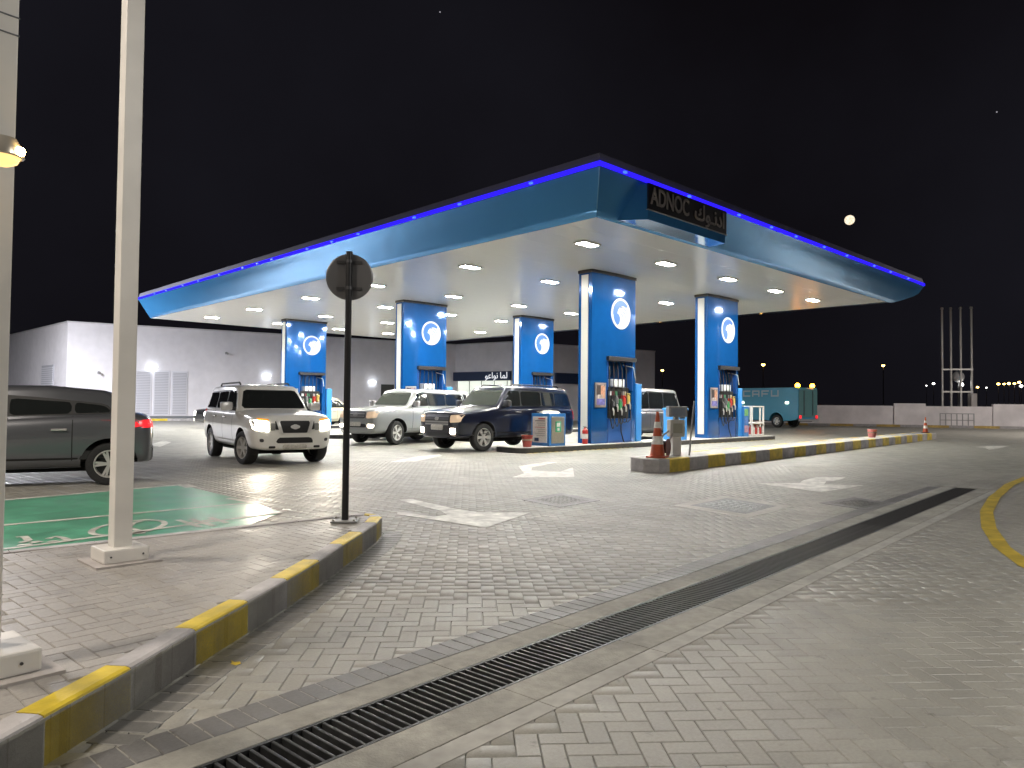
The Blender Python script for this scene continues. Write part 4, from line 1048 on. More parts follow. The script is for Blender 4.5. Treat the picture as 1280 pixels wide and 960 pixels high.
class Skin:
    """casts outlines onto a car body"""
    def __init__(s, bvh): s.b = bvh
    def hit(s, ax, u, v):
        if ax[0] == 'x': o = Vector((6 if ax[1] == '+' else -6, u, v)); d = Vector((-1 if ax[1] == '+' else 1, 0, 0))
        elif ax[0] == 'y': o = Vector((u, 4 if ax[1] == '+' else -4, v)); d = Vector((0, -1 if ax[1] == '+' else 1, 0))
        else: o = Vector((u, v, 5)); d = Vector((0, 0, -1))
        h = s.b.ray_cast(o, d)
        return (h[0], d) if h[0] is not None else (None, d)
    def decal(s, name, ax, poly, m, parent, off=.008, n=28, rings=3, rnd=.03, rim=.02):
        pl = resample(rounded(poly, rnd), n); c = sum(pl, Vector((0, 0))) / n; vs = []; last = None
        for k in range(rings):
            f = 1 - k / rings
            for p in pl:
                q = c + (p - c) * f; h, d = s.hit(ax, q.x, q.y)
                if h is None: h = last
                if h is None: h, d = s.hit(ax, c.x, c.y)
                if h is None: return None
                hh = Vector(h)
                if ax[0] == 'x': hh.y, hh.z = q
                elif ax[0] == 'y': hh.x, hh.z = q
                last = h; vs.append(hh - d * off)
        h, d = s.hit(ax, c.x, c.y); h = h if h is not None else last; vs.append(Vector(h) - d * off); ci = len(vs) - 1
        fs = [(k * n + i, k * n + (i + 1) % n, (k + 1) * n + (i + 1) % n, (k + 1) * n + i) for k in range(rings - 1) for i in range(n)]
        fs += [((rings - 1) * n + i, (rings - 1) * n + (i + 1) % n, ci) for i in range(n)]
        b = len(vs); vs += [vs[i] + d * (off + rim) for i in range(n)]
        fs += [(i, (i + 1) % n, b + (i + 1) % n, b + i) for i in range(n)]
        mb = MB(); mb.add(vs, fs); return mb.build(name, m, parent, smooth=True, angle=50)
    def strip(s, name, ax, line, w, m, parent, off=.003, step=.06):
        pts = []
        for a, b in zip(line[:-1], line[1:]):
            a, b = Vector(a), Vector(b); k = max(1, int((b - a).length / step))
            pts += [a.lerp(b, i / k) for i in range(k)]
        pts.append(Vector(line[-1])); vs = []; last = None
        for i, p in enumerate(pts):
            t = (pts[min(i + 1, len(pts) - 1)] - pts[max(i - 1, 0)]).normalized(); nn = Vector((t.y, -t.x))
            for sg_ in (-1, 1):
                q = p + nn * (w / 2 * sg_); h, d = s.hit(ax, q.x, q.y)
                if h is None: h = last
                if h is None: return None
                hh = Vector(h)
                if ax[0] == 'x': hh.y, hh.z = q
                elif ax[0] == 'y': hh.x, hh.z = q
                last = h; vs.append(hh - d * off)
        mb = MB(); mb.add(vs, [(2 * i, 2 * i + 1, 2 * i + 3, 2 * i + 2) for i in range(len(pts) - 1)]); return mb.build(name, m, parent)

def make_wheel(r, wd, spokes, style, rimf=.66):
    """returns meshes (tyre, rim, back), axis along y, outer face at +y"""
    mb = MB(); h = wd / 2
    mb.lathe([(r * rimf, -h * .9), (r * .80, -h), (r * .95, -h * .92), (r, -h * .62), (r, h * .62), (r * .95, h * .92), (r * .80, h), (r * rimf, h * .9), (r * rimf * .96, h * .6), (r * rimf * .96, -h * .6)], 36, 'y', closed=True)
    ty = mb.build('tyre', M_rubber, smooth=True, angle=40); R_ = r * rimf
    mb = MB(); mb.lathe([(R_ * 1.0, h * .88), (R_ * .93, h * .90), (R_ * .89, h * .55), (R_ * .88, -h * .5)], 36, 'y')
    mb.lathe([(0, h * .80), (r * .10, h * .78), (r * .13, h * .55), (r * .13, h * .2)], 16, 'y')
    for k in range(spokes):
        a = 2 * PI * k / spokes
        offs = (-.13, .13) if style == 'twin' else (0,)
        for da in offs:
            w0, w1 = (r * .055, r * .05) if style == 'twin' else (r * .085, r * .10)
            rad_ = lambda R2, o_: (math.cos(a + da * (1 if R2 > r * .2 else .6)) * R2 - math.sin(a + da) * o_, math.sin(a + da * (1 if R2 > r * .2 else .6)) * R2 + math.cos(a + da) * o_)
            pts2 = []
            for R2, w_, yy in ((r * .08, w0, h * .76), (R_ * .55, (w0 + w1) / 2, h * .70), (R_ * .94, w1, h * .80)):
                for sg_ in (-1, 1):
                    x, z = rad_(R2, sg_ * w_); pts2.append((x, yy, z)); pts2.append((x, yy - h * .35, z))
            mb.add(pts2, [(0, 2, 6, 4), (4, 6, 10, 8), (0, 4, 5, 1), (4, 8, 9, 5), (2, 3, 7, 6), (6, 7, 11, 10)])
    ri = mb.build('rim', M_alloy, smooth=True, angle=35)
    mb = MB(); mb.lathe([(0, h * .05), (R_ * .62, h * .05), (R_ * .62, -h * .1), (R_ * .9, -h * .12), (R_ * .9, -h * .5)], 28, 'y'); bk = mb.build('brake_disc', mat('brake_disc_dark', (.05, .05, .05), .5, metal=.6), smooth=True, angle=40)
    me = (ty.data, ri.data, bk.data)
    for o in (ty, ri, bk): bpy.data.objects.remove(o)
    return me

def vehicle(name, label, cat, loc, heading, P):
    """x forward, y left; loc is the ground point below the car's centre"""
    t = thing(name, label, cat, loc, heading)
    L2, W, H = P['L'] / 2, P['W'] / 2, P['H']; body = P['paint']; wb, r = P['wb'], P['r']; ax = P.get('ax', 0)
    xf, xr = ax + wb / 2, ax - wb / 2
    zf, zr = P.get('zbf', .34), P.get('zbr', .38); zs = P.get('zs', .30)
    hf, hr, bl_, br = P['hood_f'], P['hood_r'], P['belt'], P['belt_r']; xc = P['cowl']; xt = P['tail']
    nr = P.get('nose', .22); tl_ = P.get('tailr', .16); trunk = P.get('trunk')
    st = [(L2, zf + .10, hf - .30, .60), (L2 - .015, zf + .03, hf - .16, .76), (L2 - .07, zf, hf - .06, .88), (L2 - .20, zf, hf - .005, .955), (L2 - .5, zf, hf + .02, .985), (xc + .35, zs, hr - .02, 1), (xc + .05, zs, hr, 1), (xc - .25, zs, bl_, 1),
          (0, zs, (bl_ * .6 + br * .4), 1), (xr + .2, zs, br, 1), (-L2 + .55, zr, br, .99), (-L2 + .22, zr, br - (0 if not trunk else .02), .965), (-L2 + .08, zr, br - .04, .92), (-L2 + .02, zr + .02, br - .12, .84), (-L2, zr + .08, br - .24, .70)]
    def ring(x, zb, zt, w):
        h = w * W; zm = zb + (zt - zb) * .55; half = [(0, zb), (h * .72, zb), (h * .90, zb + .03), (h * .97, zb + .14), (h, zm), (h * .985, zt - .16), (h * .955, zt - .05), (h * .90, zt - .005), (h * .55, zt + .025), (0, zt + .035)]
        return [(x, y, z) for y, z in half] + [(x, -y, z) for y, z in half[-2:0:-1]]
    vs = []; n = 18
    for s in st: vs += ring(*s)
    fs = [(i * n + k, i * n + (k + 1) % n, (i + 1) * n + (k + 1) % n, (i + 1) * n + k) for i in range(len(st) - 1) for k in range(n)]
    fs += [tuple(range(n)), tuple((len(st) - 1) * n + k for k in range(n))]
    me = bpy.data.meshes.new('body'); me.from_pydata(vs, [], fs); me.materials.append(body); me.materials.append(M_well); me.update()
    bm = bmesh.new(); bm.from_mesh(me); bmesh.ops.recalc_face_normals(bm, faces=bm.faces); bm.to_mesh(me); bm.free()
    me.polygons.foreach_set('use_smooth', [True] * len(me.polygons))
    bo = link('body', me, t); bo.parent = None
    m = bo.modifiers.new('s', 'SUBSURF'); m.levels = m.render_levels = 2
    ca = r * P.get('arch', 1.20); cut = MB()
    for x in (xf, xr):
        for sgn in (-1, 1):
            y0, y1 = sgn * W * .62, sgn * (W + .2)
            cut.lathe([(0, min(y0, y1)), (ca, min(y0, y1)), (ca, max(y0, y1)), (0, max(y0, y1))], 32, 'y', (x, 0, r * 1.02))
    co_ = cut.build('cut', [M_well]); 
    bmx = bmesh.new(); bmx.from_mesh(co_.data); bmesh.ops.remove_doubles(bmx, verts=bmx.verts, dist=1e-5); bmesh.ops.recalc_face_normals(bmx, faces=bmx.faces); bmx.to_mesh(co_.data); bmx.free()
    m = bo.modifiers.new('b', 'BOOLEAN'); m.operation = 'DIFFERENCE'; m.object = co_; m.solver = 'EXACT'; m.material_mode = 'TRANSFER'
    dg = bpy.context.evaluated_depsgraph_get(); new = bpy.data.meshes.new_from_object(bo.evaluated_get(dg)); bo.modifiers.clear(); bo.data = new; new.name = 'body'
    bpy.data.objects.remove(co_); bo.parent = t
    new.set_sharp_from_angle(angle=math.radians(38))
    # greenhouse
    xb, xd = P['roof_f'], P['roof_r']; wr = P['wroof'] * W; wbt = W * .935; z0 = min(bl_, br) - .10; xD = xt
    def gl(f): return z0 + f * (H - z0)
    vs = []; secs = [(xc + .03, xb, H - .045), (xc - .28, xb - .26, H - .012), (None, (xb + xd) / 2, H), (xD + .22, xd + .22, (H + P.get('Hr', H - .05)) / 2), (xD, xd, P.get('Hr', H - .06))]
    gr = []
    for k, (xl, xh, zt) in enumerate(secs):
        xl = (xc + xD) / 2 if xl is None else xl
        fw = 1 if 0 < k < 4 else .93
        gr.append([(xl, wbt * (1 if 0 < k < 4 else .95), z0), (xh, wr * fw, zt - .02), (xh, wr * .5, zt + .012), (xh, 0, zt + .018), (xh, -wr * .5, zt + .012), (xh, -wr * fw, zt - .02), (xl, -wbt * (1 if 0 < k < 4 else .95), z0)])
    for g_ in gr: vs += g_
    n = 7; fs = [(i * n + k, i * n + (k + 1) % n, (i + 1) * n + (k + 1) % n, (i + 1) * n + k) for i in range(4) for k in range(n)] + [tuple(range(n)), tuple(4 * n + k for k in range(n))]
    me = bpy.data.meshes.new('cabin'); me.from_pydata(vs, [], fs); me.materials.append(P.get('cabin_paint', body)); me.update()
    bm = bmesh.new(); bm.from_mesh(me); bmesh.ops.recalc_face_normals(bm, faces=bm.faces)
    ed = [e for e in bm.edges if len(e.link_faces) == 2 and e.calc_face_angle(0) > .35 and max(v.co.z for v in e.verts) > z0 + .05]
    bmesh.ops.bevel(bm, geom=ed, offset=.07, segments=3, affect='EDGES', profile=.5, clamp_overlap=True); bm.to_mesh(me); bm.free()
    me.polygons.foreach_set('use_smooth', [True] * len(me.polygons)); me.set_sharp_from_angle(angle=math.radians(32))
    link('cabin', me, t)
    # a skin to cast outlines on
    bm = bmesh.new(); bm.from_mesh(new); b2 = bmesh.new(); b2.from_mesh(me)
    allv = [v.co.copy() for v in bm.verts]; tris = [[v.index for v in f.verts] for f in bm.faces]; o_ = len(allv)
    b2.verts.ensure_lookup_table(); allv += [v.co.copy() for v in b2.verts]; tris += [[v.index + o_ for v in f.verts] for f in b2.faces]; bm.free(); b2.free()
    S = Skin(BVHTree.FromPolygons(allv, tris))
    # glass
    def a_line(z): f = (z - z0) / (H - .05 - z0); return (xc + .03) + (xb - xc - .03) * f
    def d_line(z): f = (z - z0) / (H - .06 - z0); return xD + (xd - xD) * f
    zb_f, zb_r, ztp = bl_ + .05, br + .05, H - P.get('roof_drop', .15)
    zbx = lambda x: zb_f + (zb_r - zb_f) * (xc - x) / max(.1, xc - xD)
    xs = P['win']
    for sgn in ('+', '-'):
        ends = [(a_line(zb_f) - .20, a_line(ztp) - .13)] + [(x, x) for x in xs] + [(d_line(zb_r) + P.get('qend', .16), d_line(ztp) + P.get('qend_t', .14))]
        (l0, l1), (r0, r1) = ends[0], ends[-1]; dz = P.get('drop_k', .015) * (len(ends) - 1)
        if P.get('band', True): S.decal('window_band', 'y' + sgn, [(l0 + .05, zbx(l0) - .02), (l1 + .03, ztp + .03), ((l1 + r1) / 2, ztp + .03 - dz * .4), (r1 - .03, ztp + .03 - dz), (r0 - .04, zbx(r0) - .02), ((l0 + r0) / 2, zbx((l0 + r0) / 2) - .02)], M_trim, t, .003, 48, 5, .05)
        for k in range(len(ends) - 1):
            (l0, l1), (r0, r1) = ends[k], ends[k + 1]; gp_ = .022
            if k > 0: l0 -= gp_; l1 -= gp_
            if k < len(ends) - 2: r0 += gp_; r1 += gp_
            if l0 - r0 < .1: continue
            o = S.decal('side_window', 'y' + sgn, [(l0, zbx(l0)), (l1, ztp - P.get('drop_k', .015) * k), (r1, ztp - P.get('drop_k', .015) * (k + 1)), (r0, zbx(r0))], M_glass, t, .006, 28, 3, .06)
    wz0, wz1 = P.get('ws0', bl_ + .06), H - P.get('ws_drop', .13)
    S.decal('windscreen', 'x+', [(-wbt * .86, wz0), (wbt * .86, wz0), (wr * .84, wz1), (-wr * .84, wz1)], P.get('screen', M_screen), t, .012, 40, 3, .06)
    S.decal('rear_window', 'x-', [(-wbt * .80, br + .10), (wbt * .80, br + .10), (wr * .82, H - .16), (-wr * .82, H - .16)], M_glass, t, .012, 40, 3, .06)
    # door gaps, handles, sill
    for sgn in ('+', '-'):
        sy = 1 if sgn == '+' else -1
        for k, x in enumerate([P.get('door_f', xc - .28)] + xs[:2]):
            S.strip('door_gap', 'y' + sgn, [(x + (.02 if k == 0 else 0), zs + .14), (x, zbx(x) - .04)], .014, M_seam, t)
        for k, x in enumerate(xs[:2]):
            h, _ = S.hit('y' + sgn, x + .18, bl_ - .13)
            if h: mb = MB(); mb.box(h.x - .11, h.x + .11, h.y - .012, h.y + .035 * 1 if sy > 0 else h.y + .012, h.z - .018, h.z + .018, .008) if sy > 0 else mb.box(h.x - .11, h.x + .11, h.y - .035, h.y + .012, h.z - .018, h.z + .018, .008); mb.build('door_handle', P.get('handle', body), t)
        S.strip('sill_trim', 'y' + sgn, [(xf - ca - .03, zs + .11), (xr + ca + .03, zs + .11)], .15, P.get('sill', body if not P.get('clad') else M_trim), t, .012)
        if P.get('clad_line'): S.strip('side_moulding', 'y' + sgn, [(xf - ca - .05, P['clad_line']), (xr + ca + .05, P['clad_line'])], .07, P.get('clad_mat', M_trim), t, .014)
        # mirror
        h, _ = S.hit('y' + sgn, xc - .38, bl_ + .02)
        if h:
            y0 = sy * (abs(h.y) - .04); mb = MB(); mw_ = P.get('mirror', (.11, .24, .20)); ya, yb = sorted((y0 + sy * .10, y0 + sy * (.10 + mw_[1])))
            mb.box(xc - .40, xc - .40 + mw_[0] + .03, ya, yb, bl_ + .02, bl_ + .02 + mw_[2], .045); mb.build('mirror', P.get('mirror_mat', body), t, smooth=True, angle=40)
            mb = MB(); ya, yb = sorted((y0, y0 + sy * .16)); mb.box(xc - .37, xc - .30, ya, yb, bl_ + .01, bl_ + .07, .01); mb.build('mirror_arm', M_trim, t)
        if P.get('rails'):
            mb = MB(); y = sy * wr * .80; mb.tube([(xb - .28, y, H + .0), (xb - .36, y, H + .045), (xd + .42, y, H + .04), (xd + .32, y, H - .01)], .022, 7); mb.build('roof_rail', P['rails'], t)
    # front and rear pieces
    for (nm, poly, m_, off, mir) in P.get('front', []):
        o = S.decal(nm, 'x+', poly, m_, t, off)
        if mir: S.decal(nm, 'x+', [(-a, b) for a, b in poly[::-1]], m_, t, off)
    for (nm, poly, m_, off, mir) in P.get('rear', []):
        o = S.decal(nm, 'x-', poly, m_, t, off)
        if mir: S.decal(nm, 'x-', [(-a, b) for a, b in poly[::-1]], m_, t, off)
    for (nm, poly, m_, off) in P.get('sides', []):
        for sgn in ('+', '-'): S.decal(nm, 'y' + sgn, poly, m_, t, off)
    for (nm, line, w_, m_, off) in P.get('front_strips', []): S.strip(nm, 'x+', line, w_, m_, t, off)
    # wheels
    wd = P.get('tw', .25); ty, ri, bk = make_wheel(r, wd, P.get('spokes', 6), P.get('style', 'single'), P.get('rimf', .66))
    for x in (xf, xr):
        for sgn in (1, -1):
            w = link('wheel', None, t); w.location = (x, sgn * (W - wd / 2 - .03), r)
            w.rotation_euler = (0, 0, (0 if sgn > 0 else PI) + (P.get('steer', 0) if x == xf else 0))
            for nm, m_ in (('tyre', ty), ('rim', ri), ('brake_disc', bk)): link(nm, m_, w)
    mb = MB(); mb.box(xr - .1, xf + .1, -W * .6, W * .6, r * .62, zs + .12, .02); mb.build('underbody', M_well, t)
    t['_s'] = 0; del t['_s']
    return t, S
def place(local_xy, world_xy, heading):
    c, s = math.cos(heading), math.sin(heading)
    return (world_xy[0] - (c * local_xy[0] - s * local_xy[1]), world_xy[1] - (s * local_xy[0] + c * local_xy[1]), 0)
def rect(y0, y1, z0, z1): return [(y0, z0), (y1, z0), (y1, z1), (y0, z1)]
def headlamp_beam(t, x, y, z, e, down_=.10):
    ld = bpy.data.lights.new('headlamp_beam', 'SPOT'); ld.energy = e; ld.spot_size = math.radians(75); ld.spot_blend = .8; ld.color = (1., .88, .7); ld.shadow_soft_size = .06
    o = bpy.data.objects.new('headlamp_beam', ld); COL.objects.link(o); o.parent = t; o.location = (x, y, z); o.rotation_euler = Vector((1, 0, -down_)).to_track_quat('-Z', 'Y').to_euler()

# white off-roader driving towards the camera with headlamps on
whitep = paint('pearl_white_paint', (.83, .825, .79), .0)
hd = math.radians(261)
P1 = dict(L=4.74, W=1.86, H=1.80, wb=2.85, r=.37, ax=.03, paint=whitep, hood_f=1.10, hood_r=1.20, belt=1.17, belt_r=1.20, cowl=1.02, tail=-2.28, roof_f=.42, roof_r=-2.0, wroof=.78, zbf=.34, zs=.34,
          win=[-.12, -1.02], spokes=6, rails=M_trim, clad=False, steer=math.radians(12), screen=M_glass, mirror_mat=mat('satin_chrome', (.80, .79, .77), .32, metal=.6), handle=M_chrome, ws0=1.24, mirror=(.12, .26, .19),
          front=[('headlamp', [(.56, .76), (.86, .80), (.88, 1.0), (.58, .97)], M_hl_on, .012, True), ('indicator', [(.56, .98), (.80, 1.01), (.78, 1.045), (.56, 1.02)], M_amber_l, .012, True),
                 ('inner_lamp', [(.43, .78), (.54, .77), (.54, .93), (.43, .93)], M_hl_off, .014, True), ('grille', [(-.29, .72), (.29, .72), (.34, .98), (-.34, .98)], M_black, .012, False), ('side_grille', [(.33, .79), (.43, .79), (.43, .98), (.37, .98)], M_black, .010, True),
                 ('grille_bar', [(.26, .70), (.33, .70), (.42, 1.00), (.35, 1.0)], mat('satin_chrome', (.80, .79, .77), .32, metal=.6), .030, True), ('badge', [(-.10, .83), (0, .79), (.10, .83), (.10, .87), (0, .91), (-.10, .87)], mat('satin_chrome', (.80, .79, .77), .32, metal=.6), .034, False),
                 ('lower_intake', [(-.42, .50), (.42, .50), (.36, .62), (-.36, .62)], M_black, .010, False), ('number_plate', rect(-.26, .26, .36, .47), M_plate, .022, False),
                 ('foglamp', [(.66, .53), (.74, .53), (.75, .60), (.67, .60)], M_darksteel, .012, True), ('tow_slot', [(.42, .39), (.56, .39), (.56, .44), (.42, .44)], M_black, .010, True)],
          rear=[('tail_lamp', [(.72, .85), (.86, .85), (.86, 1.2), (.74, 1.2)], M_tail, .01, True)])
xf1 = .03 + 2.85 / 2
t1, S1 = vehicle('white_suv', 'white off-roader with glowing headlamps driving towards the camera', 'car', place((xf1, -.90), (6.98, 15.75), hd), hd, P1)
for s in (-1, 1): headlamp_beam(t1, 2.42, s * .72, .89, 60)

# silver off-roader leaving the middle lane
silver = paint('silver_white_paint', (.36, .38, .385), .35)
hd = math.radians(190)
def lc_front():
    return [('headlamp', [(.52, .88), (.88, .90), (.90, 1.12), (.52, 1.10)], M_hl_dim, .014, True), ('grille', [(-.45, .88), (.45, .88), (.47, 1.10), (-.47, 1.10)], M_darksteel, .012, False), ('badge', [(-.12, .99), (0, .91), (.12, .99), (0, 1.07)], M_chrome, .03, False),
            ('foglamp', [(.58, .58), (.80, .58), (.82, .68), (.58, .69)], M_fog_on, .012, True), ('lower_intake', [(-.50, .58), (.50, .58), (.50, .70), (-.50, .70)], M_black, .010, False), ('number_plate', rect(-.26, .26, .62, .76), M_plate, .026, False)]
P2 = dict(L=4.95, W=1.97, H=1.90, wb=2.85, r=.40, ax=.05, paint=silver, hood_f=1.18, hood_r=1.28, belt=1.26, belt_r=1.28, cowl=1.02, tail=-2.42, roof_f=.42, roof_r=-2.15, wroof=.80, zbf=.36, zs=.36, win=[-.10, -1.05], spokes=5, style='twin', clad=False, steer=math.radians(10), ws0=1.33,
          mirror_mat=M_chrome, front=lc_front(), front_strips=[('grille_bar', [(-.45, .95), (.45, .95)], .03, M_chrome, .03), ('grille_bar', [(-.45, 1.03), (.45, 1.03)], .03, M_chrome, .03)], rear=[('tail_lamp', [(.70, .95), (.9, .95), (.9, 1.15), (.70, 1.15)], M_tail, .01, True)])
vehicle('silver_suv', 'silver off-roader with warm headlamps and lit foglamps, beside the dark blue one', 'car', place((.05 + 1.425, .95), (14.35, 20.25), hd), hd, P2)

# dark blue off-roader at the nearest island
navy = paint('dark_blue_paint', (.004, .0075, .026), .3)
hd = math.radians(181)
P3 = dict(L=5.22, W=2.0, H=1.96, wb=3.02, r=.41, ax=.10, paint=navy, hood_f=1.17, hood_r=1.30, belt=1.29, belt_r=1.30, cowl=1.12, tail=-2.52, roof_f=.52, roof_r=-2.32, wroof=.82, zbf=.38, zs=.36, win=[.02, -.92, -1.55], spokes=6, style='twin', clad=True, rails=M_darksteel, ws0=1.36, arch=1.16,
          mirror_mat=M_darksteel, handle=M_chrome,
          front=[('headlamp', [(.58, .84), (.90, .86), (.93, 1.08), (.58, 1.06)], M_hl_dim, .014, True), ('grille', [(-.54, .80), (.54, .80), (.54, 1.08), (-.54, 1.08)], M_black, .012, False), ('badge', [(-.10, .95), (-.05, .90), (.05, .90), (.10, .95), (.05, 1.0), (-.05, 1.0)], M_chrome, .035, False),
                 ('bumper', [(-.96, .42), (.96, .42), (.97, .74), (-.97, .74)], mat('dark_bumper', (.02, .017, .022), .4), .014, False), ('number_plate', rect(-.24, .28, .62, .78), M_plate, .04, False), ('lower_intake', [(-.5, .46), (.5, .46), (.5, .56), (-.5, .56)], M_black, .022, False),
                 ('foglamp', [(.60, .52), (.78, .52), (.78, .68), (.60, .68)], M_fog_on, .026, True)],
          front_strips=[('grille_bar', [(-.53, .86), (.53, .86)], .05, M_chrome, .03), ('grille_bar', [(-.53, .94), (.53, .94)], .035, M_darksteel, .03), ('grille_bar', [(-.53, 1.02), (.53, 1.02)], .035, M_darksteel, .03), ('grille_bar', [(-.53, .79), (.53, .79)], .05, M_chrome, .03)],
          rear=[('tail_lamp', [(.78, .9), (.94, .9), (.92, 1.25), (.80, 1.25)], M_tail, .01, True)])
vehicle('dark_blue_suv', 'dark blue off-roader with lit foglamps waiting at the nearest pump island', 'car', place((.10 + 1.51, .98), (14.42, 15.96), hd), hd, P3)

# grey hatch behind the white posts
greyp = paint('graphite_paint', (.13, .135, .15), .4)
hd = math.radians(163)
P4_ = dict(L=4.30, W=1.82, H=1.61, wb=2.64, r=.345, ax=-.19, paint=greyp, hood_f=.98, hood_r=1.10, belt=1.04, belt_r=1.16, cowl=1.10, tail=-2.08, roof_f=.38, roof_r=-1.62, wroof=.76, zbf=.30, zbr=.34, zs=.27, win=[-.10, -.98], spokes=5, style='twin', clad=True, handle=M_chrome, tw=.23, qend=.34, qend_t=.26, Hr=1.47, drop_k=.055,
           front=[('headlamp', [(.5, .66), (.84, .72), (.80, .88), (.5, .80)], M_hl_off, .01, True), ('grille', rect(-.4, .4, .5, .72), M_black, .01, False)],
           rear=[('tail_lamp', [(.62, .94), (.90, .93), (.90, 1.06), (.66, 1.08)], M_tail_on, .012, True), ('number_plate', rect(-.26, .26, .74, .85), M_plate, .012, False), ('rear_bumper', [(-.88, .38), (.88, .38), (.88, .60), (-.88, .60)], M_trim, .012, False)],
           sides=[('tail_lamp_side', [(-2.10, .95), (-1.92, .98), (-1.94, 1.05), (-2.09, 1.07)], M_tail_on, .010), ('fuel_flap', rect(-1.70, -1.54, .86, 1.0), greyp, .006)])
vehicle('grey_hatchback', 'graphite grey hatchback standing behind the two white posts', 'car', place((-.19 - 1.32, .90), (3.63, 13.15), hd), hd, P4_)

# grey people carrier behind the nearest tower
vang = paint('silver_grey_paint', (.11, .11, .115), .4); 
hd = math.radians(180)
P5 = dict(L=5.0, W=1.95, H=2.12, wb=3.0, r=.37, ax=.0, paint=vang, hood_f=1.10, hood_r=1.22, belt=1.22, belt_r=1.24, cowl=1.35, tail=-2.46, roof_f=.45, roof_r=-2.12, wroof=.84, zbf=.30, zs=.28, win=[.05, -1.0], spokes=5, handle=M_chrome, cabin_paint=paint('pale_silver_roof', (.52, .51, .49), .4), qend=.22,
          front=[('headlamp', [(.5, .78), (.86, .8), (.86, .98), (.5, .95)], M_hl_off, .01, True)], rear=[('tail_lamp', [(.74, .80), (.92, .80), (.90, 1.15), (.76, 1.15)], M_tail_on, .012, True)],
          sides=[('tail_lamp_side', [(-2.46, 1.06), (-2.25, 1.06), (-2.25, 1.22), (-2.43, 1.22)], M_tail_on, .01)])
vehicle('grey_people_carrier', 'silver-grey people carrier partly hidden behind the nearest pump tower', 'car', (25.4, 18.75, 0), hd, P5)

# white off-roader farther back, half hidden by the silver one
hd = math.radians(181)
P6 = dict(P2); P6.update(paint=paint('plain_white_paint', (.74, .74, .70), .0), H=1.95, rails=None, win=[-.1, -1.05], front=[('headlamp', [(.52, .88), (.88, .90), (.90, 1.10), (.52, 1.08)], M_hl_off, .014, True), ('grille', [(-.45, .88), (.45, .88), (.47, 1.10), (-.47, 1.10)], M_black, .012, False)], front_strips=[], mirror_mat=None)
P6['mirror_mat'] = P6['paint']
vehicle('white_suv', 'plain white off-roader half hidden behind the silver off-roader', 'car', (17.75, 24.0 - .2, 0), hd, P6)
# cream car and dark car beyond the farthest island
P7 = dict(P4_); P7.update(paint=paint('cream_paint', (.66, .62, .44), .0), sides=[], H=1.78, belt_r=1.10, tail=-2.1, roof_r=-1.35)
vehicle('cream_car', 'cream car beyond the farthest pump island, behind the sign pole', 'car', (21.3, 38.3, 0), math.radians(181), P7)
P8 = dict(P4_); P8.update(paint=paint('black_paint', (.012, .012, .013), .2), sides=[], front=[('headlamp', [(.5, .66), (.84, .70), (.82, .92), (.5, .86)], emis('small_headlamp_lit', (1., .97, .9), 9.), .01, True), ('grille', rect(-.4, .4, .5, .72), M_black, .01, False), ('foglamp', rect(.62, .78, .40, .50), M_fog_on, .01, True)])
vehicle('black_car', 'black car with lit headlamp peeping out behind the white off-roader', 'car', (16.75, 38.0, 0), math.radians(183), P8)

# ------------------------------------------------------------------ teal delivery van with amber beacons
hd = math.radians(79)
vn = thing('delivery_van', 'teal box van with amber roof beacons parked before the boundary wall', 'van', place((-1.75, 1.0), (47.6, 23.1), hd), hd)
M_teal = mat('teal_paint', (.05, .30, .46), .35, coat=.4, noise=.05, nscale=.8)
M_teald = mat('teal_rear', (.08, .19, .20), .4)
r_ = .44
side = [(-3.45, .62), (-3.45, 2.62), (-3.38, 2.70), (2.2, 2.70), (2.45, 2.62), (3.05, 1.75), (3.45, 1.55), (3.52, .62), (2.62, .50)]
for x in (2.15, -1.75):
    arc_ = [(x + .56 * math.cos(a), .46 + .56 * math.sin(a)) for a in [PI * k / 10 for k in range(11)]]
    side = side + arc_ if x > 0 else side + [(x + .8, .50)] + arc_
side.append((-3.1, .52))
mb = MB(); n = len(side); mb.add([(x, 1.05, z) for x, z in side] + [(x, -1.05, z) for x, z in side], [tuple(range(n)), tuple(range(n, 2 * n))] + [(i, (i + 1) % n, n + (i + 1) % n, n + i) for i in range(n)])
mb.build('box_body', M_teal, vn)
mb = MB(); mb.box(-3.50, -3.452, -.98, .98, .72, 2.60, .015); rd = mb.build('rear_door', M_teald, vn)
for y in (-.5, .45): mb = MB(); mb.box(-3.53, -3.50, y, y + .05, .85, 2.5); mb.build('lock_bar', M_darksteel, rd)
mb = MB(); mb.box(-3.58, -3.44, -1.0, 1.0, .46, .60, .02); mb.build('rear_bumper', M_grey, vn)
for y in (-.88, .88): mb = MB(); mb.box(-3.545, -3.50, y - .11, y + .11, .64, .86, .02); mb.build('tail_lamp', M_tail_on, vn)
for y in (-.80, .80):
    mb = MB(); mb.lathe([(.16, 0), (.16, .04), (.13, .05)], 12, loc=(-3.25, y, 2.70)); b_ = mb.build('beacon', M_black, vn)
    mb = MB(); mb.lathe([(.14, .04), (.15, .18), (.10, .27), (0, .30)], 12, loc=(-3.25, y, 2.70)); mb.build('beacon_dome', M_amber, b_, smooth=True)
for x, m_ in ((-2.62, M_fog_on), (2.0, M_amber_l), (1.05, M_amber_l)):
    mb = MB(); mb.box(x - .12, x + .12, 1.05, 1.085, 1.62, 1.76, .015); mb.build('side_lamp', emis('side_lamp_lit', (1., .86, .55), 5.), vn)
mb = MB(); mb.add([(2.0, 1.056, 1.65), (2.9, 1.056, 1.65), (2.45, 1.056, 2.45), (2.0, 1.056, 2.45)], [(0, 1, 2, 3)]); mb.build('side_window', M_glass, vn)
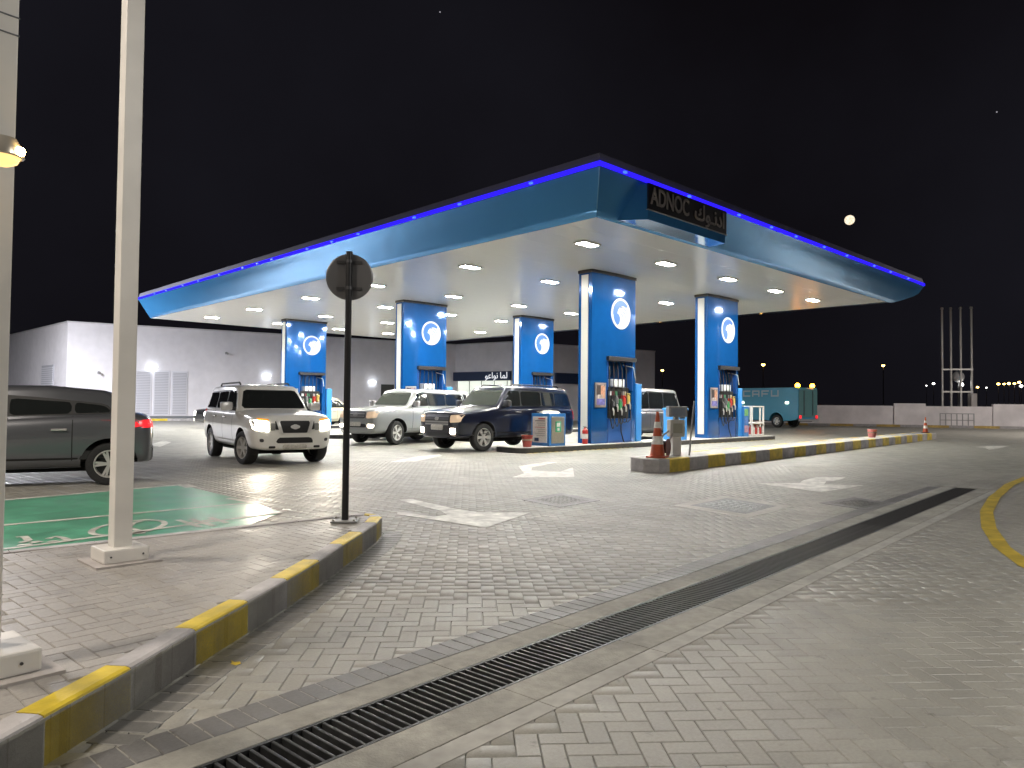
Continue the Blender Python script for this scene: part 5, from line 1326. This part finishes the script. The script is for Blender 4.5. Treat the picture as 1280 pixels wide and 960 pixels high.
mb = MB(); mb.add([(3.07, -.95, 1.74), (3.07, .95, 1.74), (2.5, .9, 2.58), (2.5, -.9, 2.58)], [(0, 1, 2, 3)]); o = mb.build('windscreen', M_screen, vn); o.location = (.012, 0, .01)
mt = mat('van_lettering', (.40, .47, .52), .45)
# lettering: straight rounded strokes, read from the left of the van towards its tail
lt = link('lettering', None, vn)
def stroke_box(x0, x1, z0, z1): mb = MB(); mb.box(x0, x1, 1.051, 1.064, z0, z1, .004); mb.build('letter_stroke', mt, lt)
lx = 1.0; LW, LH, TH = .62, .44, .10; zb_ = 2.10
def seg(k, x0, x1, z0, z1): stroke_box(lx - k * .78 - x1, lx - k * .78 - x0, zb_ + z0, zb_ + z1)
seg(0, 0, TH, 0, LH); seg(0, TH, LW, LH - TH, LH); seg(0, TH, LW, 0, TH)                                  # C
seg(1, 0, TH, 0, LH); seg(1, LW - TH, LW, 0, LH); seg(1, TH, LW - TH, LH - TH, LH); seg(1, TH, LW - TH, .12, .12 + TH)   # A
seg(2, 0, TH, 0, LH); seg(2, TH, LW, LH - TH, LH); seg(2, TH, LW * .85, .14, .14 + TH)                     # F
seg(3, 0, TH, 0, LH); seg(3, LW - TH, LW, 0, LH); seg(3, TH, LW - TH, 0, TH)                               # U
ty, ri, bk = make_wheel(r_, .26, 6, 'single', .6)
for x in (2.15, -1.75):
    for s in (1, -1):
        w = link('wheel', None, vn); w.location = (x, s * .88, r_); w.rotation_euler = (0, 0, 0 if s > 0 else PI)
        for nm, m_ in (('tyre', ty), ('rim', ri), ('brake_disc', bk)): link(nm, m_, w)
mb = MB(); mb.box(-3.3, 3.2, -.7, .7, .42, .75); mb.build('chassis', M_well, vn)

# ------------------------------------------------------------------ lamp posts added out of view to light foreground, store and boundary wall
def added_lamp(loc, ang, h, label, size, strength, col, tilt=0.):
    t = thing('added_lamp_post', label, 'lamp post', loc, ang, 'added lamp posts out of view')
    mb = MB(); mb.tube([(0, 0, 0), (0, 0, h), (.25, 0, h + .22), (.9, 0, h + .26)], [.09, .06, .05, .04], 10); mb.build('pole', M_whitepaint, t, smooth=True, angle=60)
    mb = MB(); mb.box(.6, 2.2, -.58, .58, h + .22, h + .34, .02); hd_ = mb.build('head', M_grey, t)
    mb = MB(); mb.add([(.7, -size, h + .215), (2.1, -size, h + .215), (2.1, size, h + .215), (.7, size, h + .215)], [(0, 3, 2, 1)]); pn_ = mb.build('led_panel', emis('added_lamp_led_' + col[0], col[1], strength), t)
    if tilt:
        T_ = Matrix.Translation((.9, 0, h + .28)); R_ = T_ @ Matrix.Rotation(-tilt, 4, 'Y') @ T_.inverted(); hd_.data.transform(R_); pn_.data.transform(R_)
    return t
added_lamp((-4.5, 10.5, 0), math.radians(-35), 8.0, 'added unseen lamp post left of the green bays', .5, 86., ('warm', (1., .89, .77)))
added_lamp((-6.0, 4.0, 0), math.radians(0), 8.0, 'added unseen lamp post left of the walkway', .5, 74., ('amber', (1., .89, .77)))  # second left lamp, added so the post shadows come out weaker
added_lamp((7.5, -4.5, 0), math.radians(122), 6.5, 'added unseen fill lamp post behind the viewer on the right', .5, 46., ('neutral', (1., .965, .90)), math.radians(38))  # fill added for the foreground paving and kerb faces
added_lamp((2.0, 44.0, 0), math.radians(40), 9.0, 'added unseen lamp post left of the store', .5, 1400., ('cool', (.93, .93, 1.)))
added_lamp((50.0, -1.0, 0), math.radians(60), 9.0, 'added unseen lamp post off the right end of the forecourt', .5, 560., ('pale', (1., .92, .86)))
